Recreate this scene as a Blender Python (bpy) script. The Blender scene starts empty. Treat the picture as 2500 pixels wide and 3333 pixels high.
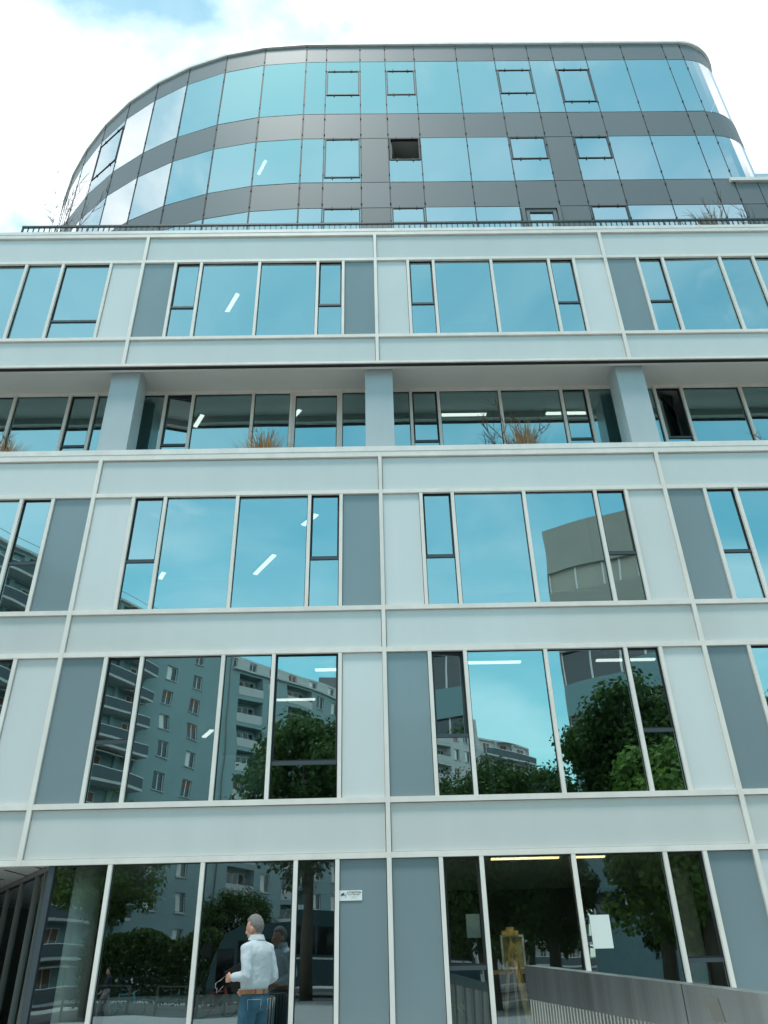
import bpy, math, random
from mathutils import Vector, Matrix, noise
R = math.radians
rnd = random.Random(7)
scn = bpy.context.scene
col = scn.collection

# ------------------------------------------------------------------ camera
CZ, CD = 1.25, 11.5            # camera height, distance to the facade plane (Y = 0)
TH, YAW, ROLL, FPX = R(30.927), R(1.006), R(-1.458), 2488.0
fw = Vector((math.sin(YAW) * math.cos(TH), math.cos(YAW) * math.cos(TH), math.sin(TH)))
rt0 = Vector((math.cos(YAW), -math.sin(YAW), 0)); up0 = rt0.cross(fw)
rt = math.cos(ROLL) * rt0 + math.sin(ROLL) * up0
up = -math.sin(ROLL) * rt0 + math.cos(ROLL) * up0
cam = bpy.data.objects.new('camera', bpy.data.cameras.new('camera'))
col.objects.link(cam)
m = Matrix((rt, up, -fw)).transposed().to_4x4(); m.translation = (0, -CD, CZ)
cam.matrix_world = m
cam.data.sensor_fit = 'HORIZONTAL'; cam.data.sensor_width = 36; cam.data.lens = 36 * FPX / 2500
cam.data.clip_start = .05; cam.data.clip_end = 3000
scn.camera = cam

# ------------------------------------------------------------------ light
SUN_EL, SUN_AZ = R(73), R(205)      # veiled high sun over the photographer's left shoulder
def sun_dir():
    return Vector((math.cos(SUN_EL) * math.sin(SUN_AZ), math.cos(SUN_EL) * math.cos(SUN_AZ), math.sin(SUN_EL)))
sl = bpy.data.lights.new('sun', 'SUN'); sl.energy = 1.5; sl.angle = R(10); sl.color = (1, .97, .92)
so = bpy.data.objects.new('sun', sl); col.objects.link(so)
so.rotation_euler = (-sun_dir()).to_track_quat('-Z', 'Y').to_euler()
scn.view_settings.view_transform = 'Standard'; scn.view_settings.look = 'None'
scn.view_settings.gamma = 1; scn.view_settings.use_curve_mapping = False
scn.view_settings.exposure = 0.92

w = bpy.data.worlds.new('World'); scn.world = w; w.use_nodes = True
nt = w.node_tree; nt.nodes.clear()
def N(t, typ, **kw):
    n = t.nodes.new(typ)
    for k, v in kw.items():
        if k.startswith('i_'):
            key = k[2:]
            n.inputs[int(key) if key.isdigit() else key.replace('_', ' ')].default_value = v
        else: setattr(n, k, v)
    return n
def L(t, a, b): t.links.new(a, b)
def math_node(t, op, a, b=None, clamp=False):
    n = N(t, 'ShaderNodeMath', operation=op, use_clamp=clamp)
    for i, v in enumerate((a, b)):
        if v is None: continue
        if isinstance(v, (int, float)): n.inputs[i].default_value = v
        else: L(t, v, n.inputs[i])
    return n.outputs[0]
SEED = 5.24
sky = N(nt, 'ShaderNodeTexSky', sky_type='NISHITA', sun_disc=False, sun_elevation=SUN_EL, sun_rotation=SUN_AZ,
        air_density=1.2, dust_density=.4, ozone_density=2.0)
tint = N(nt, 'ShaderNodeMix', data_type='RGBA', blend_type='MULTIPLY'); tint.inputs[0].default_value = 1
tint.inputs[7].default_value = (.64, 1.20, .93, 1)
L(nt, sky.outputs[0], tint.inputs[6])
tc = N(nt, 'ShaderNodeTexCoord')
sep = N(nt, 'ShaderNodeSeparateXYZ'); L(nt, tc.outputs['Generated'], sep.inputs[0])
zz = math_node(nt, 'ADD', math_node(nt, 'MAXIMUM', sep.outputs[2], 0.0), .22)
cx_ = math_node(nt, 'DIVIDE', sep.outputs[0], zz); cy_ = math_node(nt, 'DIVIDE', sep.outputs[1], zz)
cmb = N(nt, 'ShaderNodeCombineXYZ'); L(nt, cx_, cmb.inputs[0]); L(nt, cy_, cmb.inputs[1]); cmb.inputs[2].default_value = SEED
nz = N(nt, 'ShaderNodeTexNoise', i_Scale=2.3, i_Detail=9, i_Roughness=.58, i_Distortion=.25); L(nt, cmb.outputs[0], nz.inputs['Vector'])
big = N(nt, 'ShaderNodeTexNoise', i_Scale=.8, i_Detail=2); L(nt, cmb.outputs[0], big.inputs['Vector'])
# the cloud front: solid bright cloud ahead, thinning to broken veils behind
front = N(nt, 'ShaderNodeMapRange', interpolation_type='SMOOTHSTEP'); L(nt, cy_, front.inputs[0])
front.inputs[1].default_value = -1.1; front.inputs[2].default_value = .75; front.inputs[3].default_value = -.13; front.inputs[4].default_value = .10
s1 = math_node(nt, 'ADD', math_node(nt, 'MULTIPLY', nz.outputs[0], .75), math_node(nt, 'MULTIPLY', big.outputs[0], .25))
s2 = math_node(nt, 'ADD', s1, front.outputs[0])
mask = N(nt, 'ShaderNodeMapRange', interpolation_type='SMOOTHSTEP'); L(nt, s2, mask.inputs[0])
mask.inputs[1].default_value = .42; mask.inputs[2].default_value = .66
shade = N(nt, 'ShaderNodeMapRange'); L(nt, nz.outputs[0], shade.inputs[0])
shade.inputs[1].default_value = .35; shade.inputs[2].default_value = .7; shade.inputs[3].default_value = 1.05; shade.inputs[4].default_value = .8
ccol = N(nt, 'ShaderNodeMix', data_type='RGBA', blend_type='MULTIPLY'); ccol.inputs[0].default_value = 1
ccol.inputs[6].default_value = (9.6, 9.8, 9.8, 1); L(nt, shade.outputs[0], ccol.inputs[7])
# thin wisps everywhere and pale haze low down
low = N(nt, 'ShaderNodeMapRange', interpolation_type='SMOOTHSTEP'); L(nt, sep.outputs[2], low.inputs[0])
low.inputs[1].default_value = .02; low.inputs[2].default_value = .32; low.inputs[3].default_value = .28; low.inputs[4].default_value = 0
thin = N(nt, 'ShaderNodeTexNoise', i_Scale=1.7, i_Detail=5, i_Roughness=.5, i_Distortion=.5); L(nt, cmb.outputs[0], thin.inputs['Vector'])
wisp = N(nt, 'ShaderNodeMapRange', interpolation_type='SMOOTHSTEP'); L(nt, thin.outputs[0], wisp.inputs[0])
wisp.inputs[1].default_value = .36; wisp.inputs[2].default_value = .70; wisp.inputs[4].default_value = .30
vm = math_node(nt, 'MAXIMUM', mask.outputs[0], math_node(nt, 'ADD', wisp.outputs[0], low.outputs[0]))
mx = N(nt, 'ShaderNodeMix', data_type='RGBA'); L(nt, vm, mx.inputs[0]); L(nt, tint.outputs[2], mx.inputs[6]); L(nt, ccol.outputs[2], mx.inputs[7])
bg = N(nt, 'ShaderNodeBackground'); bg.inputs[1].default_value = .12; L(nt, mx.outputs[2], bg.inputs[0])
wo = N(nt, 'ShaderNodeOutputWorld'); L(nt, bg.outputs[0], wo.inputs[0])

# ------------------------------------------------------------------ materials
M = {}
def mat(name, base, rough=.5, metal=0., spec=.5, coat=0., var=0., vscale=3., bump=0., bscale=40., emit=None, trans=0.):
    m_ = bpy.data.materials.new(name); m_.use_nodes = True; t = m_.node_tree
    b = t.nodes['Principled BSDF']
    b.inputs['Base Color'].default_value = (*base, 1); b.inputs['Roughness'].default_value = rough
    b.inputs['Metallic'].default_value = metal; b.inputs['Specular IOR Level'].default_value = spec
    b.inputs['Coat Weight'].default_value = coat; b.inputs['Coat Roughness'].default_value = .03
    if emit: b.inputs['Emission Color'].default_value = (*emit[:3], 1); b.inputs['Emission Strength'].default_value = emit[3]
    if trans: b.inputs['Transmission Weight'].default_value = trans
    g = N(t, 'ShaderNodeNewGeometry')
    if var:
        n = N(t, 'ShaderNodeTexNoise', i_Scale=vscale, i_Detail=5, i_Roughness=.6); L(t, g.outputs['Position'], n.inputs['Vector'])
        mr = N(t, 'ShaderNodeMapRange'); L(t, n.outputs[0], mr.inputs[0])
        mr.inputs[1].default_value = .25; mr.inputs[2].default_value = .75; mr.inputs[3].default_value = 1 - var; mr.inputs[4].default_value = 1 + var
        hv = N(t, 'ShaderNodeMix', data_type='RGBA', blend_type='MULTIPLY'); hv.inputs[0].default_value = 1
        hv.inputs[6].default_value = (*base, 1); L(t, mr.outputs[0], hv.inputs[7]); L(t, hv.outputs[2], b.inputs['Base Color'])
        rr = N(t, 'ShaderNodeMapRange'); L(t, n.outputs[0], rr.inputs[0])
        rr.inputs[3].default_value = max(0, rough - .12); rr.inputs[4].default_value = min(1, rough + .12); L(t, rr.outputs[0], b.inputs['Roughness'])
    if bump:
        n2 = N(t, 'ShaderNodeTexNoise', i_Scale=bscale, i_Detail=4); L(t, g.outputs['Position'], n2.inputs['Vector'])
        bp = N(t, 'ShaderNodeBump', i_Strength=bump, i_Distance=.02); L(t, n2.outputs[0], bp.inputs['Height']); L(t, bp.outputs[0], b.inputs['Normal'])
    M[name] = m_; return m_
def weather_sheen(name, amt, per, sc=(5., 5., .22)):
    """tone shift from piece to piece, rain streaks and a little dust; on steel, painted reflection streaks"""
    t = M[name].node_tree; b = t.nodes['Principled BSDF']; src = b.inputs['Base Color'].links
    g = N(t, 'ShaderNodeNewGeometry'); oi = N(t, 'ShaderNodeObjectInfo')
    mp = N(t, 'ShaderNodeMapping'); mp.inputs['Scale'].default_value = sc; L(t, g.outputs['Position'], mp.inputs['Vector'])
    n = N(t, 'ShaderNodeTexNoise', i_Scale=1., i_Detail=6, i_Roughness=.62); L(t, mp.outputs[0], n.inputs['Vector'])
    r1 = N(t, 'ShaderNodeMapRange'); L(t, n.outputs[0], r1.inputs[0]); r1.inputs[1].default_value = .3; r1.inputs[2].default_value = .7; r1.inputs[3].default_value = 1-amt; r1.inputs[4].default_value = 1+amt*.6
    r2 = N(t, 'ShaderNodeMapRange'); L(t, oi.outputs['Random'], r2.inputs[0]); r2.inputs[3].default_value = 1-per; r2.inputs[4].default_value = 1+per
    k = math_node(t, 'MULTIPLY', r1.outputs[0], r2.outputs[0])
    mx_ = N(t, 'ShaderNodeMix', data_type='RGBA', blend_type='MULTIPLY'); mx_.inputs[0].default_value = 1
    if src: L(t, src[0].from_socket, mx_.inputs[6])
    else: mx_.inputs[6].default_value = b.inputs['Base Color'].default_value
    L(t, k, mx_.inputs[7]); L(t, mx_.outputs[2], b.inputs['Base Color'])
def glass(name, refl, rcol, tcol, wob=.0055, wscale=.8):
    """coated solar glass: a tinted see-through layer under a mirror coating with pillowed, slightly wavy surface"""
    m_ = bpy.data.materials.new(name); m_.use_nodes = True; t = m_.node_tree; t.nodes.clear()
    g = N(t, 'ShaderNodeNewGeometry')
    n = N(t, 'ShaderNodeTexNoise', i_Scale=wscale, i_Detail=1.5); L(t, g.outputs['Position'], n.inputs['Vector'])
    sb = N(t, 'ShaderNodeVectorMath', operation='SUBTRACT'); L(t, n.outputs['Color'], sb.inputs[0]); sb.inputs[1].default_value = (.5, .5, .5)
    sc_ = N(t, 'ShaderNodeVectorMath', operation='SCALE'); L(t, sb.outputs[0], sc_.inputs[0]); sc_.inputs['Scale'].default_value = wob * 2
    ad = N(t, 'ShaderNodeVectorMath', operation='ADD'); L(t, g.outputs['Normal'], ad.inputs[0]); L(t, sc_.outputs[0], ad.inputs[1])
    no = N(t, 'ShaderNodeVectorMath', operation='NORMALIZE'); L(t, ad.outputs[0], no.inputs[0])
    gl = N(t, 'ShaderNodeBsdfGlossy', i_Roughness=.0); gl.inputs[0].default_value = (*rcol, 1); L(t, no.outputs[0], gl.inputs['Normal'])
    tr = N(t, 'ShaderNodeBsdfTransparent'); tr.inputs[0].default_value = (*tcol, 1)
    fr = N(t, 'ShaderNodeFresnel', i_IOR=1.5)
    mr = N(t, 'ShaderNodeMapRange'); L(t, fr.outputs[0], mr.inputs[0]); mr.inputs[1].default_value = .04; mr.inputs[3].default_value = refl; mr.inputs[4].default_value = 1
    mi = N(t, 'ShaderNodeMixShader'); L(t, mr.outputs[0], mi.inputs[0]); L(t, tr.outputs[0], mi.inputs[1]); L(t, gl.outputs[0], mi.inputs[2])
    o = N(t, 'ShaderNodeOutputMaterial'); L(t, mi.outputs[0], o.inputs[0]); M[name] = m_
def clear(name, c):
    m_ = bpy.data.materials.new(name); m_.use_nodes = True; t = m_.node_tree; t.nodes.clear()
    tr = N(t, 'ShaderNodeBsdfTransparent'); tr.inputs[0].default_value = (*c, 1)
    o = N(t, 'ShaderNodeOutputMaterial'); L(t, tr.outputs[0], o.inputs[0]); M[name] = m_
def leafmat(name, c1, c2, trl=.35):
    m_ = bpy.data.materials.new(name); m_.use_nodes = True; t = m_.node_tree; t.nodes.clear()
    g = N(t, 'ShaderNodeNewGeometry')
    rp = N(t, 'ShaderNodeMix', data_type='RGBA'); L(t, g.outputs['Random Per Island'], rp.inputs[0]); rp.inputs[6].default_value = (*c1, 1); rp.inputs[7].default_value = (*c2, 1)
    d = N(t, 'ShaderNodeBsdfPrincipled', i_Roughness=.65); d.inputs['Specular IOR Level'].default_value = .2; L(t, rp.outputs[2], d.inputs['Base Color'])
    tl = N(t, 'ShaderNodeBsdfTranslucent'); L(t, rp.outputs[2], tl.inputs[0])
    mi = N(t, 'ShaderNodeMixShader'); mi.inputs[0].default_value = trl; L(t, d.outputs[0], mi.inputs[1]); L(t, tl.outputs[0], mi.inputs[2])
    o = N(t, 'ShaderNodeOutputMaterial'); L(t, mi.outputs[0], o.inputs[0]); M[name] = m_

glass('glass', .54, (.66, .89, .91), (.52, .62, .61))
glass('glass_loggia', .44, (.62, .95, .98), (.50, .62, .60))
glass('glass_clear', .33, (.78, .95, 1.0), (.84, .90, .87))
glass('glass_tower', .60, (1.0, .99, .98), (.45, .53, .54), .002, .5)
clear('glass_back', (.95, .97, .97))
mat('aluminium', (.82, .75, .69), .42, 0., var=.05, vscale=2)
mat('panel_light', (.63, .635, .615), .16, spec=.5, coat=.5, var=.02, vscale=.6)
mat('panel_pale', (.69, .70, .69), .16, spec=.45, coat=.25, var=.02, vscale=.6)
mat('panel_dark', (.225, .285, .305), .15, spec=.45, coat=.25, var=.03, vscale=.6)
mat('panel_side', (.44, .49, .51), .35, spec=.4, var=.03, vscale=1.5)
weather_sheen('panel_light', .035, .035, (1.7, 1.7, .3)); weather_sheen('panel_pale', .03, .03, (1.7, 1.7, .3)); weather_sheen('panel_dark', .035, .05, (1.7, 1.7, .3)); weather_sheen('panel_side', .05, .02, (2., 2., .4)); weather_sheen('aluminium', .07, .03, (4, 4, 1.5))
mat('gasket', (.015, .016, .017), .6)
mat('dark_frame', (.055, .07, .08), .4)
mat('coping', (.80, .75, .70), .45, 0., var=.06, vscale=3); weather_sheen('coping', .10, .0, (3., 3., 1.))
mat('soffit', (.64, .61, .57), .7, var=.04, vscale=1.2)
mat('tower_panel', (.165, .18, .19), .5, spec=.3); weather_sheen('tower_panel', .03, .07, (.8, .8, .8))
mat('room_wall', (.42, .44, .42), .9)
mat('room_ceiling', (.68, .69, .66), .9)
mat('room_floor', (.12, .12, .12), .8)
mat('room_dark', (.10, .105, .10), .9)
mat('white_paint', (.80, .80, .76), .6, var=.03)
mat('blind', (.55, .60, .60), .9)
mat('lamp', (.9, .9, .88), .5, emit=(1, .97, .92, 1.5))
mat('lamp_warm', (.9, .8, .5), .5, emit=(1, .8, .42, 1.2))
mat('paper', (.74, .76, .72), .8)
mat('wood', (.62, .42, .16), .5, var=.15, vscale=8)
mat('canvas_back', (.55, .46, .24), .9, var=.12, vscale=30)
mat('steel', (.46, .475, .47), .26, 1.); weather_sheen('steel', .28, .0, (9., 9., .25))  # streaks in the colour stand in for the band's vertical reflections
mat('recess_metal', (.20, .19, .17), .5)
mat('sticker', (.16, .15, .13), .8)
mat('steel_bar', (.40, .39, .37), .34, .9, var=.08, vscale=10)
mat('rail_paint', (.025, .05, .055), .45)
mat('sign_white', (.80, .80, .78), .35)
mat('ink', (.02, .02, .02), .6)
mat('asphalt', (.055, .057, .06), .85, var=.15, vscale=2, bump=.3, bscale=60)
mat('pavement', (.36, .37, .36), .8, var=.10, vscale=1.5, bump=.2, bscale=30)
mat('kerb', (.32, .32, .31), .8, var=.1)
mat('line_paint', (.7, .7, .68), .7)
mat('render_wall', (.25, .36, .37), .9, var=.07, vscale=.35)
mat('render_pale', (.52, .54, .53), .9, var=.06, vscale=.4)
mat('concrete', (.36, .35, .31), .85, var=.09, vscale=.5)
mat('win_white', (.75, .77, .78), .5)
mat('win_glass', (.02, .04, .05), .08, spec=.8)
mat('shutter', (.20, .10, .06), .7)
mat('balcony_rail', (.07, .09, .10), .5)
mat('awning', (.45, .42, .36), .9)
mat('roof_grey', (.18, .19, .2), .7)
mat('bark', (.10, .085, .065), .9, var=.25, vscale=4, bump=.6, bscale=12)
leafmat('leaf_dark', (.025, .06, .016), (.075, .14, .028))
leafmat('leaf_light', (.07, .14, .025), (.16, .26, .045))
leafmat('straw', (.30, .17, .085), (.46, .33, .20), .2)
leafmat('twig', (.09, .06, .045), (.16, .09, .06), .0)
mat('coach_paint', (.04, .09, .10), .25, coat=.4)
mat('teal_clad', (.15, .28, .30), .4, var=.1)
mat('blind_beige', (.42, .40, .34), .6)
mat('coach_glass', (.008, .01, .012), .05, spec=.8)
mat('rubber', (.02, .02, .02), .8)
mat('red_paint', (.35, .03, .015), .3)
mat('cyan_paint', (.10, .40, .40), .3)

# ------------------------------------------------------------------ mesh helpers
class MB:
    def __init__(s): s.v, s.f, s.mi, s.sm = [], [], [], []
    def face(s, idx, mi=0, sm=False): s.f.append(idx); s.mi.append(mi); s.sm.append(sm)
    def quad(s, a, b, c, d, mi=0):
        n = len(s.v); s.v += [tuple(a), tuple(b), tuple(c), tuple(d)]; s.face((n, n+1, n+2, n+3), mi)
    def box(s, x0, x1, y0, y1, z0, z1, mi=0, front=None):
        n = len(s.v)
        s.v += [(x0,y0,z0),(x1,y0,z0),(x1,y1,z0),(x0,y1,z0),(x0,y0,z1),(x1,y0,z1),(x1,y1,z1),(x0,y1,z1)]
        for k, q in enumerate(((0,1,5,4),(1,2,6,5),(2,3,7,6),(3,0,4,7),(4,5,6,7),(3,2,1,0))):
            s.face(tuple(n+i for i in q), front if (front is not None and k == 0) else mi)
    def obox(s, a, b, wd, ht, mi=0):
        """a bar of section wd x ht between two points"""
        a, b = Vector(a), Vector(b); d = (b - a).normalized()
        u = d.cross(Vector((0, 0, 1)));
        if u.length < 1e-3: u = Vector((1, 0, 0))
        u.normalize(); vv = u.cross(d); n = len(s.v)
        for p in (a, b):
            for su, sv in ((-1,-1),(1,-1),(1,1),(-1,1)): s.v.append(tuple(p + u*su*wd/2 + vv*sv*ht/2))
        for q in ((0,1,5,4),(1,2,6,5),(2,3,7,6),(3,0,4,7),(3,2,1,0),(4,5,6,7)): s.face(tuple(n+i for i in q), mi)
    def tube(s, pts, rad, seg=8, mi=0, sm=True, caps=True, flat=1.):
        pts = [Vector(p) for p in pts]; n0 = len(s.v); ref = None
        for i, p in enumerate(pts):
            d = (pts[min(i+1, len(pts)-1)] - pts[max(i-1, 0)]).normalized()
            if ref is None:
                ref = Vector((0, 0, 1)) if abs(d.z) < .9 else Vector((1, 0, 0))
            u = ref.cross(d); u.normalize(); vv = d.cross(u); ref = vv
            r_ = rad[i] if isinstance(rad, (list, tuple)) else rad
            for k in range(seg):
                a = 2*math.pi*k/seg; s.v.append(tuple(p + (u*math.cos(a) + vv*math.sin(a)*flat)*r_))
        for i in range(len(pts)-1):
            for k in range(seg):
                a, b = n0+i*seg+k, n0+i*seg+(k+1) % seg
                s.face((a, b, b+seg, a+seg), mi, sm)
        if caps:
            s.face(tuple(n0+k for k in reversed(range(seg))), mi); e = n0+(len(pts)-1)*seg; s.face(tuple(e+k for k in range(seg)), mi)
    def rings(s, rs, seg=24, mi=0):
        """closed loft through ellipses (cx, cy, cz, rx, ry)"""
        n0 = len(s.v)
        for cx, cy, cz, rx, ry in rs:
            for k in range(seg):
                a = 2*math.pi*k/seg; s.v.append((cx+rx*math.cos(a), cy+ry*math.sin(a), cz))
        for i in range(len(rs)-1):
            for k in range(seg):
                a, b = n0+i*seg+k, n0+i*seg+(k+1) % seg; s.face((a, b, b+seg, a+seg), mi, True)
        s.face(tuple(n0+k for k in reversed(range(seg))), mi); e = n0+(len(rs)-1)*seg; s.face(tuple(e+k for k in range(seg)), mi)
    def ball(s, c, r, seg=14, rg=9, mi=0, mtx=None):
        n0 = len(s.v); c = Vector(c)
        for i in range(rg+1):
            t = math.pi*i/rg
            for k in range(seg):
                a = 2*math.pi*k/seg
                p = Vector((r[0]*math.sin(t)*math.cos(a), r[1]*math.sin(t)*math.sin(a), r[2]*math.cos(t)))
                if mtx: p = mtx @ p
                s.v.append(tuple(c+p))
        for i in range(rg):
            for k in range(seg):
                a, b = n0+i*seg+k, n0+i*seg+(k+1) % seg; s.face((a, a+seg, b+seg, b), mi, True)
    def mesh(s, name, mats):
        me = bpy.data.meshes.new(name); me.from_pydata(s.v, [], s.f); 
        for m_ in mats: me.materials.append(M[m_])
        me.polygons.foreach_set('material_index', s.mi); me.polygons.foreach_set('use_smooth', s.sm); me.update(); return me
    def build(s, name, mats, parent=None, loc=(0,0,0), rz=0):
        return link(name, s.mesh(name, mats if isinstance(mats, (list, tuple)) else [mats]), parent, loc, rz)
def link(name, me, parent=None, loc=(0,0,0), rz=0, rot=None):
    o = bpy.data.objects.new(name, me); col.objects.link(o); o.parent = parent; o.location = loc
    o.rotation_euler = rot if rot else (0, 0, rz); return o
def empty(name, loc=(0,0,0), rz=0):
    o = bpy.data.objects.new(name, None); col.objects.link(o); o.location = loc; o.rotation_euler = (0,0,rz); o.empty_display_size = .2; return o
def tag(o, label=None, cat=None, group=None, kind=None):
    for k, v in (('label', label), ('category', cat), ('group', group), ('kind', kind)):
        if v: o[k] = v
    return o
_cache = {}
def bmesh_box(dx, dy, dz, mats, front=None):
    key = (round(dx,4), round(dy,4), round(dz,4), tuple(mats), front)
    if key not in _cache:
        b = MB(); b.box(-dx/2, dx/2, -dy/2, dy/2, -dz/2, dz/2, 0, front); _cache[key] = b.mesh('piece', mats)
    return _cache[key]
def bx(name, x0, x1, y0, y1, z0, z1, mt, parent=None, rot=None):
    return link(name, bmesh_box(x1-x0, y1-y0, z1-z0, [mt]), parent, ((x0+x1)/2, (y0+y1)/2, (z0+z1)/2), rot=rot)
def copy_tree(o, parent=None):
    c = o.copy(); col.objects.link(c); c.parent = parent
    for ch in list(o.children): copy_tree(ch, c)
    return c
def pix(x, y):                       # direction through a pixel of the 2500-wide photograph
    return rt*(x-1250) - up*(y-1666.5) + fw*FPX
def onY(x, y, Y):
    d = pix(x, y); t = (Y+CD)/d.y; return Vector((t*d.x, Y, CZ+t*d.z))
def onZ(x, y, Z):
    d = pix(x, y); t = (Z-CZ)/d.z; return Vector((t*d.x, t*d.y-CD, Z))

# ------------------------------------------------------------------ ground
def sheet(name, x0, x1, y0, y1, z, mt):
    b = MB(); b.quad((x0,y0,z),(x1,y0,z),(x1,y1,z),(x0,y1,z)); return tag(b.build(name, mt), kind='structure')
sheet('ground', -900, 900, -900, 900, -.15, 'asphalt')
def slab(name, x0, x1, y0, y1, z0, z1, mt):
    b = MB(); b.box(x0,x1,y0,y1,z0,z1); return tag(b.build(name, mt), kind='structure')
slab('pavement', -60, 60, -22, 30, -.2, 0, 'pavement')
slab('pavement', -60, 60, -44, -36, -.2, 0, 'pavement')
slab('kerb', -60, 60, -22.2, -22.004, -.2, .004, 'kerb')
slab('kerb', -60, 60, -35.996, -35.8, -.2, .004, 'kerb')
for k in range(-8, 9):
    sheet('lane_marking', k*6-1.5, k*6+1.5, -29.06, -28.94, -.146, 'line_paint')

# ------------------------------------------------------------------ office building
office = tag(empty('office_building'), 'modern office block with pale glass panels, blue windows and a curved glass top', 'building')
X0, W = .15, 5.065
Z = lambda h: h + CZ
YU = .10                                   # the upper block stands a little back
MW, MP = .058, .05                         # mullion width, projection
def mull(x, z0, z1, Y=0., wd=MW):
    return bx('mullion', x-wd/2, x+wd/2, Y-MP, Y+.06, z0, z1, 'aluminium', office)
def railbar(x0, x1, z, Y=0., ht=.075, pr=.053):
    return bx('rail', x0, x1, Y-pr, Y+.06, z-ht/2, z+ht/2, 'aluminium', office)
def panel(name, x0, x1, z0, z1, mt, Y=0.):
    g = .008
    bx('gasket', x0, x1, Y+.012, Y+.05, z0, z1, 'gasket', office)
    return bx(name, x0+g, x1-g, Y-.012, Y+.010, z0+g, z1-g, mt, office)
def pane(parent, wd, ht, loc, mt='glass', tilt=.2, rot=None):
    me = bmesh_box(wd, .014, ht, ['glass_back', mt], 1)
    r_ = rot or (R(rnd.gauss(0, tilt)), 0, R(rnd.gauss(0, tilt)))
    return link('pane', me, parent, loc, rot=r_)
def window(x0, x1, z0, z1, Y=0., tr=None, opened=0.):
    gm = 'glass_clear' if z0 < 1 else ('glass_loggia' if Y > .5 else 'glass')
    g = .014; wd, ht = x1-x0, z1-z0
    key = ('wf', round(wd,3), round(ht,3))
    if key not in _cache:
        b = MB(); a, c = wd/2, ht/2
        b.box(-a,a,-.008,.06,c-g,c); b.box(-a,a,-.008,.06,-c,-c+g); b.box(-a,-a+g,-.0075,.06,-c+g,c-g); b.box(a-g,a,-.0075,.06,-c+g,c-g)
        _cache[key] = b.mesh('window', ['gasket'])
    o = link('window', _cache[key], office, ((x0+x1)/2, Y+.008, (z0+z1)/2))
    if tr is None:
        pane(o, wd-2*g, ht-2*g, (0, .012, 0), gm); return o
    zt = tr-(z0+z1)/2
    link('transom', bmesh_box(wd-2*g, .05, .05, ['dark_frame']), o, (0, .008, zt))
    lo, hi = -ht/2+g, ht/2-g
    pane(o, wd-2*g, zt-.025-lo, (0, .014, (lo+zt-.025)/2), gm)
    h2 = hi-zt-.025; zc = (hi+zt+.025)/2; w2 = wd-2*g
    # opening sash: slim dark frame with its own pane
    b = MB(); e = .022; a, c = w2/2, h2/2
    for q in ((-a,a,c-e,c),(-a,a,-c,-c+e),(-a,-a+e,-c+e,c-e),(a-e,a,-c+e,c-e)): b.box(q[0]+a, q[1]+a, -.004, .05, q[2], q[3], 0)
    if not opened:
        k = ('sash', round(w2,3), round(h2,3))
        if k not in _cache: _cache[k] = b.mesh('sash', ['gasket'])
        link('sash', _cache[k], o, (-w2/2, .014, zc)); pane(o, w2-2*e, h2-2*e, (0, .020, zc), gm)
    else:
        # turned inwards on its left-hand hinges
        b.box(e, w2-e, .012, .026, -c+e, c-e, 1, 2)
        link('sash', b.mesh('sash', ['dark_frame', 'glass_back', 'glass']), o, (-w2/2, .03, zc), rot=(0, 0, R(opened)))
    return o
def bay(b, row, spec, Y=0.):
    """spec: list of (end offset, kind, transom)"""
    z0, z1 = Z(row[0]), Z(row[1]); xs = X0+b*W
    prev = 0.; last = len(spec)-1
    for i, s_ in enumerate(spec):
        e, kind = s_[0], s_[1]; tr = s_[2] if len(s_) > 2 else None
        xa = xs+prev+MW/2; xb = xs+e-MW/2
        if kind == 'D': panel('infill_panel', xa, xb, z0+.037, z1-.037, 'panel_dark', Y)
        elif kind == 'L': panel('infill_panel', xa, xb, z0+.037, z1-.037, 'panel_pale', Y)
        elif kind == 'w': window(xa, xb, z0+.037, z1-.037, Y, Z(tr) if tr is not None else None, s_[3] if len(s_) > 3 else 0)
        if i < last: mull(xs+e, z0+.0375, z1-.0375, Y)
        prev = e
A = [.71, 1.27, 2.54, 3.81, 4.365, W]      # regular bay division
def reg(a, b, tl, tr, ol=0.): return [(A[0], a), (A[1], 'w', tl, ol), (A[2], 'w'), (A[3], 'w'), (A[4], 'w', tr), (A[5], b)]
def alt(a, b, tl, tr): return [(A[0], a), (A[1], 'w', tl), (2.54, 'w'), (3.33, 'w'), (4.37, 'w', tr), (A[5], b)]
JO = range(-3, 4)
row1, row2, row4, row0 = (2.085, 4.34), (5.06, 7.295), (11.14, 13.41), (-1.25, 1.36)
bands = [(1.36, 2.085, 0.), (4.34, 5.06, 0.), (7.295, 8.08, 0.), (10.45, 11.14, YU), (13.41, 14.236, YU)]
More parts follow.
